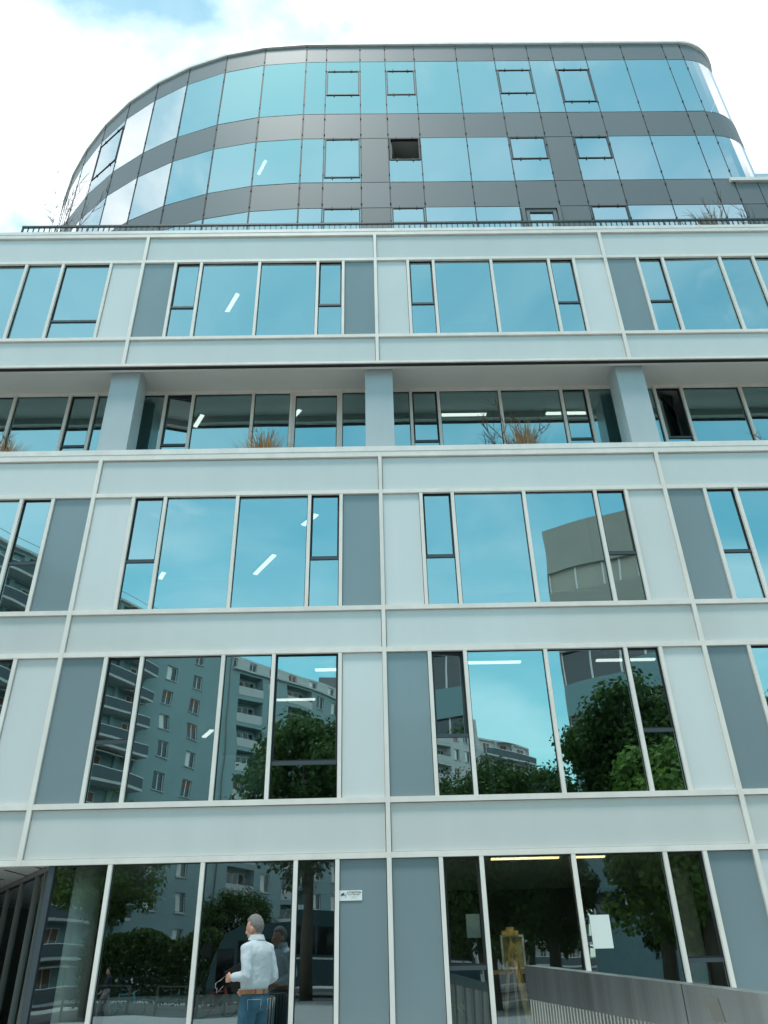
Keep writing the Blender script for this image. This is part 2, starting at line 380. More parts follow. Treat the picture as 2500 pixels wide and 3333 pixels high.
for b_ in range(-3, 3):
    xs = X0+b_*W
    for z0, z1, Y in bands:
        panel('spandrel_panel', xs+.034, xs+W-.034, Z(z0)+.037, Z(z1)-.037, 'panel_light', Y)
    for h, Y in ((1.36,0),(2.085,0),(4.34,0),(5.06,0),(7.295,0),(11.14,YU),(13.41,YU)):
        railbar(xs+.033, xs+W-.033, Z(h), Y)
    bay(b_, row1, {-1: alt('D','L',2.99,2.63), 0: reg('D','L',2.98,3.0,7.), -2: reg('D','L',2.98,2.98), 1: reg('D','L',2.98,2.98)}.get(b_, reg('D','L',2.98,2.98)))
    bay(b_, row2, {-1: reg('L','D',6.,6.), 0: reg('L','L',6.,6.), -2: reg('D','D',6.,6.), 1: reg('D','L',6.,6.)}.get(b_, reg('L','D',6.,6.)))
    bay(b_, row4, {-1: reg('D','D',12.05,12.07), 0: reg('L','L',12.08,12.06), -2: alt('D','L',12.06,11.69), 1: [(A[0],'D'),(A[1],'w',12.07),(2.54,'w'),(3.28,'w'),(4.37,'w',11.69),(A[5],'D')]}.get(b_, reg('L','D',12.06,12.06)), YU)
# ground floor
bay(0, row0, [(A[0],'D'),(A[1],'w',.0),(A[2],'w'),(A[3],'w'),(A[4],'w',.02),(A[5],'D')])
bay(1, row0, [(A[0],'L'),(A[1],'w',.0),(A[2],'w'),(A[3],'w'),(A[4],'w',.0),(A[5],'D')])
bay(2, row0, [(A[0],'D'),(A[1],'w',.0),(A[2],'w'),(A[3],'w'),(A[4],'w',.0),(A[5],'D')])
XR = -4.45                                 # where the front glazing ends at the entrance recess
prev = XR
for x in (-3.66, -2.40, -1.13, -.56):
    window(prev+MW/2, x-MW/2, Z(-1.213), Z(1.323)); mull(x, Z(-1.2125), Z(1.3225)); prev = x
panel('infill_panel', prev+MW/2, X0-.034, Z(-1.213), Z(1.323), 'panel_dark')
bx('corner_post', XR-.05, XR+MW/2, -.02, .10, 0, Z(1.3225), 'dark_frame', office)
# bay joints
for j in JO:
    x = X0+j*W; g = .066
    lo = 1.3225 if j <= -1 else -1.25
    bx('joint_profile', x-g/2, x+g/2, -.058, .062, Z(lo), Z(8.08), 'aluminium', office)
    bx('joint_profile', x-g/2, x+g/2, YU-.058, YU+.062, Z(10.45), Z(14.236), 'aluminium', office)
XL_, XR_ = X0-3*W, X0+3*W
# copings and edges
def strip(name, y0, y1, h0, h1, mt): return bx(name, XL_, XR_, y0, y1, Z(h0), Z(h1), mt, office)
strip('coping', -.062, .32, 8.16, 8.27, 'coping'); strip('coping_lip', -.056, .06, 8.05, 8.158, 'aluminium')
strip('coping', YU-.062, YU+.32, 14.31, 14.40, 'coping'); strip('coping_lip', YU-.056, YU+.06, 14.20, 14.308, 'aluminium')
strip('edge_profile', YU-.06, YU+.05, 10.39, 10.448, 'aluminium'); strip('drip_edge', YU-.03, YU+.03, 10.36, 10.388, 'gasket')
strip('soffit', YU+.052, 1.12, 10.55, 10.60, 'soffit'); strip('soffit_edge', YU+.051, YU+.14, 10.40, 10.549, 'soffit')
strip('parapet_back', .062, .30, 7.36, 8.158, 'panel_side'); strip('parapet_back', YU+.062, YU+.30, 13.5, 14.308, 'panel_side')
# loggia columns
for j in JO:
    x = X0+j*W+.02
    bx('column', x-.275, x+.275, .26, .74, Z(7.9), Z(10.549), 'panel_side', office)
# loggia window wall
YLg = 1.05
lx = [-15.0,-12.9,-11.4,-10.8,-9.3,-8.7,-7.42,-6.28,-5.73,-4.28,-3.71,-2.455,-1.655,-.62,.84,1.42,2.715,4.015,4.56,6.0,6.575,7.83,9.1,9.65,11.1,11.65,13.0,15.3]
z0, z1 = Z(8.02), Z(10.50)
strip('head_rail', YLg-.03, YLg+.06, 10.47, 10.548, 'aluminium'); strip('sill_rail', YLg-.03, YLg+.06, 7.95, 8.018, 'aluminium')
for i in range(len(lx)-1):
    a, b = lx[i], lx[i+1]
    mull(b, z0, Z(10.469), YLg)
    door = abs(a+1.655) < .01
    if door:
        bx('door_frame', a+.03, a+.085, YLg-.02, YLg+.05, z0, z1-.032, 'aluminium', office)
        bx('door_frame', b-.085, b-.03, YLg-.02, YLg+.05, z0, z1-.032, 'aluminium', office)
        bx('door_frame', a+.086, b-.086, YLg-.02, YLg+.05, z1-.10, z1-.033, 'aluminium', office)
        window(a+.086, b-.086, z0, z1-.101, YLg); continue
    narrow = (b-a) < .62
    op = {-4.28: 9., 6.0: 24.}.get(round(a, 2), 0.)
    window(a+MW/2, b-MW/2, z0, z1-.032, YLg, Z(9.18) if narrow else None, op)
# floor plates and rooms
def plate(h0, h1, y0, y1, x0=XL_+.05, x1=XR_-.05, xg=None):
    b = MB(); b.box(x0, x1, y0, y1, Z(h0), Z(h1), 0); b.mi[-1] = 1; b.mi[-2] = 2
    return b.build('floor_plate', ['room_wall', 'room_ceiling', 'room_floor'], office)
plate(1.42, 2.03, .08, 8); plate(4.40, 5.0, .08, 8); plate(7.36, 7.94, .31, 8); plate(10.62, 11.08, YU+.08, 8); plate(13.47, 14.28, YU+.31, 14)
b = MB(); b.box(XL_+.05, XR_-.05, .1, 8, 0, .02); b.build('ground_floor_finish', 'room_floor', office)
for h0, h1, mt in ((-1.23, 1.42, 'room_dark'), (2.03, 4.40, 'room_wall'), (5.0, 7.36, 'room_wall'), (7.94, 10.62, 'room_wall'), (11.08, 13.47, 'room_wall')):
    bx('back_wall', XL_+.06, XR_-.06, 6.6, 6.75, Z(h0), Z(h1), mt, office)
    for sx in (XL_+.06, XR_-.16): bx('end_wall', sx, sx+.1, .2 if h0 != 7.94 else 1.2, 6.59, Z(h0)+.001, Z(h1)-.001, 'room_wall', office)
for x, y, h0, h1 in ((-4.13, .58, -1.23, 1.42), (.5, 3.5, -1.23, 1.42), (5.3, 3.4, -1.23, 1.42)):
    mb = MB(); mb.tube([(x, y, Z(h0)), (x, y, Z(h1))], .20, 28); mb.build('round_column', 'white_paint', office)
for x, h0, h1 in ((-4.9, 2.03, 4.40), (5.2, 2.03, 4.40), (.2, 5.0, 7.36), (-4.9, 5.0, 7.36), (5.2, 11.08, 13.47), (-4.6, 7.94, 10.62), (5.0, 7.94, 10.62)):
    bx('partition', x-.06, x+.06, 1.3, 6.59, Z(h0)+.001, Z(h1)-.001, 'room_wall', office)
# entrance recess on the left: raking glazed wall under a boarded soffit
rc = [(-4.45,.1), (-4.69,.47), (-5.0,.95), (-5.6,1.87), (-6.2,2.80), (-6.75,3.65), (-7.6,4.96), (-8.4,6.2)]
for i in range(len(rc)-1):
    (xa, ya), (xb, yb) = rc[i], rc[i+1]; ln = math.hypot(xb-xa, yb-ya); an = math.atan2(yb-ya, xb-xa)
    o = link('window', bmesh_box(ln-.07, .03, .02, ['gasket']), office, ((xa+xb)/2, (ya+yb)/2, Z(1.29)), rz=an+math.pi)
    pane(o, ln-.07, 2.5, (0, .0, -1.27), 'glass_clear', rot=(0,0,0))
    link('mullion', bmesh_box(.045, .09, 2.58, ['recess_metal']), office, (xb, yb, 1.30), rz=an)
    link('head_rail', bmesh_box(ln-.06, .09, .06, ['recess_metal']), office, ((xa+xb)/2, (ya+yb)/2, Z(1.33)), rz=an)
bx('recess_soffit', -12, XR-.06, .07, 7.9, Z(1.372), Z(1.41), 'soffit', office)
for i in range(9):
    x = -4.9-i*.55; bx('soffit_slot', x, x+.03, .35+.4*i, 1.1+.45*i, Z(1.366), Z(1.371), 'gasket', office)
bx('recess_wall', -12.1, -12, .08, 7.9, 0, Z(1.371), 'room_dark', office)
bx('push_bar', -6.3, -5.2, 1.2, 1.25, 1.0, 1.04, 'dark_frame', office).rotation_euler = (0, 0, math.atan2(3.25, -2.15)+math.pi)

# ------------------------------------------------------------------ curved glass top
TY = 1.8
tower = MB()
left = [(-1.84,1.8),(-3.16,1.88),(-4.42,2.10),(-5.69,2.48),(-6.84,2.98),(-7.95,3.62),(-9.01,4.43),(-9.96,5.35),(-10.76,6.30),(-11.48,7.40),(-12.15,8.63),(-12.7,10.0),(-13.05,11.5),(-13.2,13.0)][::-1]
strx = [-1.21,-.16,.62,1.54,2.87,4.06,5.14,5.92,6.95,8.16,9.5,10.06]
fp = left + [(x, TY) for x in strx]
RC = 1.5
arc = [(10.06+RC*math.sin(R(a)), TY+RC-RC*math.cos(R(a))) for a in range(10, 91, 8)]
outline = fp + arc + [(11.56, 13.0)]
inner = []
def offset(poly, d):
    out = []
    for i, p in enumerate(poly):
        a = Vector(poly[max(i-1,0)]); c = Vector(poly[min(i+1,len(poly)-1)]); t = (c-a).normalized(); n = Vector((-t.y, t.x))
        out.append((p[0]+n.x*d, p[1]+n.y*d))
    return out
def prism(b, poly, z0, z1, mi=0, bottom=1, top=2):
    n = len(b.v); k = len(poly)
    b.v += [(x, y, z0) for x, y in poly] + [(x, y, z1) for x, y in poly]
    for i in range(k): j = (i+1) % k; b.face((n+i, n+j, n+k+j, n+k+i), mi)
    b.face(tuple(n+i for i in reversed(range(k))), bottom); b.face(tuple(n+k+i for i in range(k)), top)
rows_t = [(14.45, 17.40, 'g'), (17.40, 18.47, 's'), (18.47, 20.45, 'g'), (20.45, 21.64, 's'), (21.64, 24.40, 'g'), (24.40, 25.30, 's')]
in1 = offset(outline, .10)
rt_b = MB()
prism(rt_b, in1, Z(25.12), Z(25.34), 0, 1, 0)
for h0, h1 in ((24.6, 25.1), (20.72, 21.4), (17.6, 18.3)): prism(rt_b, offset(outline, .16), Z(h0), Z(h1), 0, 1, 2)
prism(rt_b, offset(outline, 4.2), Z(14.3), Z(24.59), 0, 0, 0)
rot = rt_b.build('curved_glass_storeys', ['room_wall', 'room_ceiling', 'room_floor'], office)
# roof edge trim
tr_b = MB(); o1, o0 = offset(outline, -.07), offset(outline, .12); n = len(outline)
for i in range(n-1):
    for (pa, pb, za, zb) in ((o1[i], o1[i+1], 25.31, 25.42),):
        tr_b.quad((*pa, Z(za)), (*pb, Z(za)), (*pb, Z(zb)), (*pa, Z(zb)))
    tr_b.quad((*o1[i], Z(25.42)), (*o1[i+1], Z(25.42)), (*o0[i+1], Z(25.42)), (*o0[i], Z(25.42)))
    tr_b.quad((*o0[i], Z(25.31)), (*o0[i+1], Z(25.31)), (*o1[i+1], Z(25.31)), (*o1[i], Z(25.31)))
tr_b.build('roof_trim', 'coping', rot)
def facet(pa, pb, z0, z1, mt, nm, tilt=.0):
    ln = math.hypot(pb[0]-pa[0], pb[1]-pa[1]); an = math.atan2(pb[1]-pa[1], pb[0]-pa[0])
    wd, ht = ln-.03, z1-z0-.025
    me = bmesh_box(wd, .03, ht, ['glass_back', mt] if mt.startswith('glass') else [mt, mt], 1)
    return link(nm, me, rot, ((pa[0]+pb[0])/2, (pa[1]+pb[1])/2, (z0+z1)/2), rot=(R(rnd.gauss(0, tilt)), 0, an+R(rnd.gauss(0, tilt))))
def frame_at(pa, pb, z0, z1, opened=False):
    ln = math.hypot(pb[0]-pa[0], pb[1]-pa[1]); an = math.atan2(pb[1]-pa[1], pb[0]-pa[0]); b = MB(); a, c, e = ln/2-.03, (z1-z0)/2, .035
    for q in ((-a,a,c-e,c),(-a,a,-c,-c+e),(-a,-a+e,-c+e,c-e),(a-e,a,-c+e,c-e)): b.box(q[0],q[1],-.035,.05,q[2],q[3])
    for sx in (-.25, .25):
        for sz in (-1, 1): b.box(sx*ln-.014, sx*ln+.014, -.05, -.034, sz*c-.04, sz*c+.04)
    return b.build('window_frame', 'gasket', rot, ((pa[0]+pb[0])/2, (pa[1]+pb[1])/2, (z0+z1)/2), an)
i0 = len(left)-1                           # index of (-1.84, 1.8)
ci = lambda k: i0+k                        # column k starts at fp[ci(k)]: 0:-1.84..-1.21, 1:-1.21..-.16 ...
openings = {(ci(1),4):(22.59,23.88),(ci(1),2):(18.67,20.42),(ci(1),0):(15.2,17.38),(ci(3),4):(22.59,23.88),(ci(3),2):(19.43,20.42),(ci(3),0):(15.2,17.38),
            (ci(6),4):(22.62,23.88),(ci(6),2):(19.43,20.42),(ci(8),4):(22.16,23.88),(ci(8),2):(19.43,20.42),(ci(8),0):(15.2,17.38),
            (i0-6,4):(22.3,24.1),(i0-6,0):(15.9,17.38)}
solid = {(ci(2),2),(ci(2),0),(ci(7),2),(ci(7),0)}
hole = {(ci(3),2),(i0-6,0)}
for i in range(len(fp)-1):
    pa, pb = fp[i], fp[i+1]
    for r_i, (h0, h1, kd) in enumerate(rows_t):
        if kd == 's' or (i, r_i) in solid:
            facet(pa, pb, Z(h0), Z(h1), 'tower_panel', 'cladding_panel'); continue
        if (i, r_i) in hole:
            w0, w1 = openings[(i, r_i)]
            if w0-h0 > .1: facet(pa, pb, Z(h0), Z(w0), 'glass_tower', 'glass_panel', .12)
            frame_at(pa, pb, Z(w0), Z(w1))
            # the open leaf, swung into the room on its left-hand hinges
            ln = math.hypot(pb[0]-pa[0], pb[1]-pa[1]); an = math.atan2(pb[1]-pa[1], pb[0]-pa[0])
            lb = MB(); lw, lh = ln-.14, w1-w0-.1
            lb.box(0, lw, 0, .04, 0, .06, 0); lb.box(0, lw, 0, .04, lh-.06, lh, 0); lb.box(0, .06, 0, .04, .06, lh-.06, 0); lb.box(lw-.06, lw, 0, .04, .06, lh-.06, 0); lb.box(.06, lw-.06, .012, .026, .06, lh-.06, 1, 2)
            link('open_leaf', lb.mesh('open_leaf', ['aluminium', 'glass_back', 'glass_tower']), rot, (pa[0]+math.cos(an)*.09, pa[1]+math.sin(an)*.09+.06, Z(w0)+.05), rot=(0, 0, an+R(78)))
            continue
        if (i, r_i) in openings:
            w0, w1 = openings[(i, r_i)]
            for za, zb in ((h0, w0), (w0, w1), (w1, h1)):
                if zb-za > .08: facet(pa, pb, Z(za), Z(zb), 'glass_tower', 'glass_panel', .12)
            frame_at(pa, pb, Z(w0), Z(w1)); continue
        facet(pa, pb, Z(h0), Z(h1), 'glass_tower', 'glass_panel', .12)
# terrace door in column 6, lowest row
pa, pb = fp[ci(6)], fp[ci(6)+1]
for e, nm in ((.02, 'door_frame'), (.14, 'door_leaf')):
    b = MB(); a = (pb[0]-pa[0])/2-e; zt, zb_, t = 17.36-e, 14.5, .09
    b.box(-a, a, -.06+e*.2, .0, Z(zt-t), Z(zt)); b.box(-a, -a+t, -.06+e*.2, .0, Z(zb_), Z(zt-t)); b.box(a-t, a, -.06+e*.2, .0, Z(zb_), Z(zt-t))
    b.build(nm, 'tower_panel', rot, ((pa[0]+pb[0])/2, TY-.02, 0))
# dark open joints with their glass clamps
for i, p in enumerate(fp[1:]):
    b = MB(); jw = .022 if p[0] < -1.5 else .013; b.box(-jw, jw, -.022 if jw > .02 else -.012, .06, Z(14.4), Z(25.30))
    for h0, h1, kd in rows_t:
        for q in (.18, .82):
            zc = Z(h0+(h1-h0)*q); b.box(-.016, .016, -.035, -.0121, zc-.03, zc+.03)
    a = Vector(fp[max(0, i)]); c = Vector(fp[min(len(fp)-1, i+2)]); an = math.atan2(c.y-a.y, c.x-a.x)
    b.build('joint', 'gasket', rot, (p[0], p[1], 0), an)
back = offset(outline, .05)
for h in [r_[1] for r_ in rows_t[:-1]]:
    b = MB()
    for i in range(len(fp)-1): b.quad((*back[i], Z(h)-.03), (*back[i+1], Z(h)-.03), (*back[i+1], Z(h)+.03), (*back[i], Z(h)+.03))
    b.build('joint', 'gasket', rot)
# rounded corner: bent panes
cpts = [fp[-1]] + arc + [(11.56, 4.6), (11.56, 6.2), (11.56, 8.0)]
for h0, h1, kd in rows_t[2:]:
    b = MB()
    for i in range(len(cpts)-1):
        b.quad((*cpts[i], Z(h0)+.012), (*cpts[i+1], Z(h0)+.012), (*cpts[i+1], Z(h1)-.012), (*cpts[i], Z(h1)-.012)); b.sm[-1] = True
    me = b.mesh('bent', ['glass_tower' if kd == 'g' else 'tower_panel'])
    o = link('bent_pane' if kd == 'g' else 'bent_panel', me, rot)
# lowest storey runs on to the right under a small roof terrace
for xa, xb, kd in ((10.06,10.7,'s'),(10.7,11.75,'g'),(11.75,12.5,'s'),(12.5,13.8,'g'),(13.8,15.2,'g')):
    facet((xa,TY), (xb,TY), Z(17.40), Z(18.30), 'tower_panel', 'cladding_panel')
    facet((xa,TY), (xb,TY), Z(14.45), Z(17.40), 'glass_tower' if kd == 'g' else 'tower_panel', 'glass_panel' if kd == 'g' else 'cladding_panel')
    bx('joint', xb-.013, xb+.013, TY-.012, TY+.05, Z(14.4), Z(18.3), 'gasket', rot)
frame_at((10.7,TY), (11.75,TY), Z(15.2), Z(17.38))
bx('terrace_edge', 9.95, 15.2, TY-.09, TY+.4, Z(18.31), Z(18.44), 'coping', rot); bx('terrace_slab', 10.1, 15.2, TY+.3, 10, Z(17.7), Z(18.30), 'room_wall', rot)
b = MB(); b.box(11.9, 15.2, 6.2, 6.25, Z(19.35), Z(19.42))
for k in range(26): b.box(11.9+k*.125, 11.93+k*.125, 6.21, 6.24, Z(18.3), Z(19.35))
b.build('terrace_railing', 'coping', rot)
bx('glass_screen', 10.9, 13.2, TY+.45, TY+.47, Z(18.45), Z(19.35), 'glass_tower', rot)

# ------------------------------------------------------------------ terrace railing
tr_ = tag(empty('terrace_railing', (0, .12, Z(14.40))), 'long dark metal railing along the terrace below the curved glass storeys', 'railing')
xa, xb, ht = -7.85, 15.0, .29
bx('top_rail', xa, xb, -.025, .025, ht-.045, ht, 'rail_paint', tr_); bx('bottom_rail', xa, xb, -.02, .02, .02, .04, 'rail_paint', tr_)
me = bmesh_box(.02, .02, ht-.09, ['rail_paint']); mp = bmesh_box(.035, .035, ht-.05, ['rail_paint'])
k = 0; x = xa+.02
while x < xb:
    if k % 12 == 0: link('post', mp, tr_, (x, 0, (ht-.05)/2))
    else: link('baluster', me, tr_, (x, 0, .04+(ht-.09)/2))
    x += .122; k += 1

# ------------------------------------------------------------------ things inside, seen through the glass
mat('easel_fill', (.9, .85, .7), .5, emit=(1, .84, .58, 9.))  # added glow, hidden behind the head beam, to brighten the easel
def striplight(a, b, lab, warm=False):
    a, b = Vector(a), Vector(b); mid = (a+b)/2; ln = (b-a).length; an = math.atan2(b.y-a.y, b.x-a.x)
    o = empty('ceiling_light', (mid.x, mid.y, mid.z), an)
    tag(o, lab, 'ceiling light', 'lit strip lights on the office ceilings')
    link('housing', bmesh_box(ln+.02, .10, .03, ['white_paint']), o, (0, 0, .015))
    link('diffuser', bmesh_box(ln, .085, .02, [warm or 'lamp']), o, (0, 0, -.0105))
for h, a, b, lab in (
    (4.37, (1.52,.62), (2.41,.62), 'white strip light behind first storey window right of the open narrow sash'),
    (4.37, (3.67,.62), (4.65,.62), 'white strip light at the top of the first storey window reflecting the tree'),
    (4.37, (-1.0,.82), (-.62,.82), 'short strip light at top right of the window reflecting apartments'),
    (4.37, (-1.89,2.42), (-1.12,2.42), 'long thin strip light crossing the mirrored apartment balconies'),
    (4.37, (-3.66,4.9), (-3.39,4.37), 'small slanted strip light over the mirrored drainpipe'),
    (7.33, (-2.52,3.15), (-2.01,2.29), 'long slanted strip light in the big blue second storey window'),
    (7.33, (-1.32,1.1), (-1.04,.71), 'slanted strip light cut by a mullion in second storey window'),
    (7.33, (-4.57,3.29), (-4.42,3.0), 'short slanted strip light below the pale blind on second storey'),
    (7.33, (-5.44,4.82), (-5.15,4.39), 'slanted strip light at the bottom left corner of second storey window'),
    (10.59, (-3.95,2.25), (-3.70,1.83), 'slanted strip light behind the loggia glass beside open sash'),
    (10.59, (-1.72,1.95), (-1.55,1.70), 'small slanted strip light behind the loggia door'),
    (10.59, (1.52,1.95), (2.56,1.95), 'long level strip light behind loggia window left of tall grass'),
    (10.59, (3.90,1.95), (4.80,1.95), 'level strip light behind loggia window right of the tall grass'),
    (13.44, (-3.48,1.76), (-3.01,1.0), 'slanted strip light above the desks in the top square window'),
):
    striplight((a[0], a[1], Z(h)-.035), (b[0], b[1], Z(h)-.035), lab)
striplight((2.72-1.05, .82, Z(1.40)-.02), (2.72-.05, .82, Z(1.40)-.02), 'warm strip light above the easel on the ground floor', 'lamp_warm')
striplight((1.0, .2, Z(1.40)-.02), (2.6, .2, Z(1.40)-.02), 'added unseen fill light just inside the ground floor glass above the easel', 'easel_fill')
striplight((2.85, .82, Z(1.40)-.02), (3.35, .82, Z(1.40)-.02), 'warm strip light above the paper sheet on ground floor', 'lamp_warm')
striplight((-3.27, 3.05, Z(20.66)), (-2.99, 2.59, Z(20.66)), 'slanted strip light inside the curved glass storeys')

def sheet_thing(p0, p1, Y, lab):
    o = bx('paper_sheet', p0[0], p1[0], Y, Y+.002, Z(p0[1]), Z(p1[1]), 'paper'); tag(o, lab, 'paper sheet', 'papers taped to the windows'); return o
sheet_thing((1.16,.34), (1.345,.62), .055, 'white sheet taped to the narrow ground floor window beside easel')
sheet_thing((2.80,.18), (3.065,.57), .0, 'large white sheet taped to the wide window right of the easel')
p = onY(578*1.507, 900*1.507, 1.13); sheet_thing((p.x, p.z-CZ), (p.x+.29, p.z-CZ+.20), 1.13, 'small sheet in the loggia window left of the glass door')
p = onY(1165*1.507, 951*1.507, 1.13); sheet_thing((p.x, p.z-CZ), (p.x+.31, p.z-CZ+.17), 1.13, 'small sheet in the loggia window right of the tall grass')

def blind(x0, x1, h0, h1, Y, lab):
    o = empty('roller_blind', ((x0+x1)/2, Y, Z(h0))); tag(o, lab, 'roller blind', 'pale roller blinds')
    ht = h1-h0; link('cloth', bmesh_box(x1-x0, .004, ht, ['blind']), o, (0, 0, ht/2)); link('bottom_bar', bmesh_box(x1-x0, .02, .03, ['white_paint']), o, (0, 0, 0))
    mb = MB(); mb.tube([(-(x1-x0)/2, 0, ht), ((x1-x0)/2, 0, ht)], .03, 10); mb.build('roller', 'white_paint', o)
blind(-3.46, -2.44, 5.75, 7.30, .22, 'pale roller blind half down in wide window of left middle bay')
blind(1.47, 2.60, 5.42, 7.30, .22, 'pale roller blind almost down in wide window of right middle bay')
blind(.92, 1.36, 5.80, 7.30, .22, 'narrow pale roller blind behind the divided window right of centre')
blind(2.76, 3.80, 5.42, 7.30, .24, 'pale roller blind behind the window that mirrors the concrete building')
blind(-7.3, -6.3, 5.9, 7.30, .22, 'pale roller blind in the window at the far left edge')

def desk(x, y, h, wd, lab, mon=True):
    o = tag(empty('desk', (x, y, Z(h))), lab, 'desk', 'white desks at the upper windows')
    zt = .95
    bx('desk_top', -wd/2, wd/2, -.3, .3, zt-.03, zt, 'white_paint', o)
    for sx in (-1, 1):
        bx('leg', sx*(wd/2-.05)-.03, sx*(wd/2-.05)+.03, -.28, -.22, 0, zt-.031, 'white_paint', o); bx('leg', sx*(wd/2-.05)-.03, sx*(wd/2-.05)+.03, .22, .28, 0, zt-.031, 'white_paint', o)
    bx('modesty_panel', -wd/2+.15, wd/2-.15, .1, .12, .35, zt-.1, 'white_paint', o)
    if mon:
        m_ = tag(empty('monitor', (x+.15, y-.1, Z(h)+zt)), 'screen on '+lab, 'monitor', 'monitors on the upper desks')
        bx('foot', -.1, .1, -.08, .08, 0, .012, 'white_paint', m_); bx('stem', -.02, .02, -.015, .015, .0125, .14, 'white_paint', m_); bx('screen', -.24, .24, -.035, -.0155, .10, .40, 'white_paint', m_)
for x, y, wd, lab in ((-3.25, .75, .85, 'white desk in the top window left of centre mullion'), (-1.85, .75, 1.0, 'white desk in the top window right of centre mullion'),
                  (2.2, .9, 1.1, 'low white desk edge in the top right-hand bay'), (-6.9, .75, 1.2, 'white desk in the top window at the far left'), (7.2, .75, 1.1, 'white desk in the top window at the far right')):
    desk(x, y, 11.08, wd, lab)
# first storey clutter
o = tag(empty('storage_box', (2.45, .35, Z(2.03))), 'pale plastic box on the sill of the sky window', 'box')
mb = MB(); mb.rings([(0,0,0,.17,.12),(0,0,.26,.2,.14)], 4); mb.build('body', 'blind', o, (0,0,0), R(45)); bx('lid', -.17, .17, -.13, .13, .261, .29, 'white_paint', o)
o = tag(empty('white_stand', (1.75, .5, Z(2.03))), 'white upright frame behind the sky window of first storey', 'stand')
bx('upright', -.035, .035, -.03, .03, 0, 1.0, 'white_paint', o); bx('crossbar', -.45, -.036, -.03, .03, .92, 1.0, 'white_paint', o); bx('foot', -.2, .2, -.2, .2, -.0, .02, 'white_paint', o).location.x = .3
o = tag(empty('flip_chart', (-2.05, .5, Z(2.03))), 'pale board leaning behind the mirrored apartment balconies', 'board')
bx('board', -.4, .4, -.02, .02, .25, .85, 'white_paint', o); bx('leg', -.38, -.34, .021, .05, 0, .9, 'white_paint', o); bx('leg', .34, .38, .021, .05, 0, .9, 'white_paint', o)

# painter's easel, ground floor right
e = tag(empty('easel', (1.80, .42, .02)), 'wooden artist easel holding a canvas turned away, behind ground floor glass', 'easel')
def bar(name, a, b, wd, ht, mt, par): q = MB(); q.obox(a, b, wd, ht); return q.build(name, mt, par)
bar('leg', (-.27, -.02, 0), (-.03, .06, 1.50), .045, .03, 'wood', e); bar('leg', (.27, -.02, 0), (.03, .06, 1.50), .045, .03, 'wood', e)
bar('leg', (.12, -.55, 0), (.02, .02, 1.30), .05, .03, 'wood', e); bar('mast', (0, .03, .55), (0, .10, 1.66), .035, .025, 'wood', e)
bar('shelf', (-.28, .12, 1.17), (.2, .12, 1.17), .09, .05, 'wood', e); bar('crossbar', (-.22, .02, .45), (.22, .02, .45), .03, .05, 'wood', e)
mb = MB(); mb.box(-.11, .11, .06, .14, 1.60, 1.66); mb.box(-.05, .05, .06, .14, 1.661, 1.70); mb.build('canvas_clamp', 'wood', e)
c_ = tag(empty('canvas', (1.83, .57, 1.22)), 'stretched canvas seen from behind on the easel', 'canvas')
bx('cloth', -.145, .145, .02, .03, 0, .40, 'canvas_back', c_)
for q in ((-.16,.16,.385,.41),(-.16,.16,0,.025),(-.16,-.135,.0255,.3845),(.135,.16,.0255,.3845)): bx('stretcher_bar', q[0], q[1], 0, .035, q[2], q[3], 'paper', c_)
# reception counter and low sills on the ground floor
o = tag(empty('reception_counter', (-2.75, .9, .02)), 'pale rounded counter behind the glass left of the man', 'counter')
mb = MB(); mb.rings([(0,0,0,1.0,.3),(0,0,.95,1.0,.3),(0,0,.99,.97,.27)], 36); mb.build('body', 'blind', o)
o = tag(empty('potted_plant', (1.15, .6, .02)), 'slender green plant in a pot behind the narrow ground floor window', 'plant')
mb = MB(); mb.tube([(0,0,0),(0,0,.3)], [.12,.16], 16); mb.build('pot', 'white_paint', o)
def leafblade(mb, base, d, ln, wd, droop, mi=0):
    d = Vector(d).normalized(); s_ = d.cross(Vector((0,0,1))); s_ = s_.normalized() if s_.length > 1e-3 else Vector((1,0,0)); pv = None; p = Vector(base); n = 5
    for i in range(n+1):
        t = i/n; w_ = wd*math.sin(math.pi*min(1, .12+.88*t))**.7 if i < n else .001
        cur = (tuple(p-s_*w_/2), tuple(p+s_*w_/2))
        if pv: mb.quad(pv[0], pv[1], cur[1], cur[0], mi)
        pv = cur; d = (d+Vector((0,0,-droop/n))).normalized(); p = p+d*ln/n
mb = MB()
for k in range(22):
    a = rnd.uniform(0, 6.28); leafblade(mb, (0,0,.3+rnd.uniform(0,.35)), (math.cos(a)*.5, math.sin(a)*.5, 1), rnd.uniform(.25,.45), .05, 1.2)
mb.build('foliage', 'leaf_light', o)

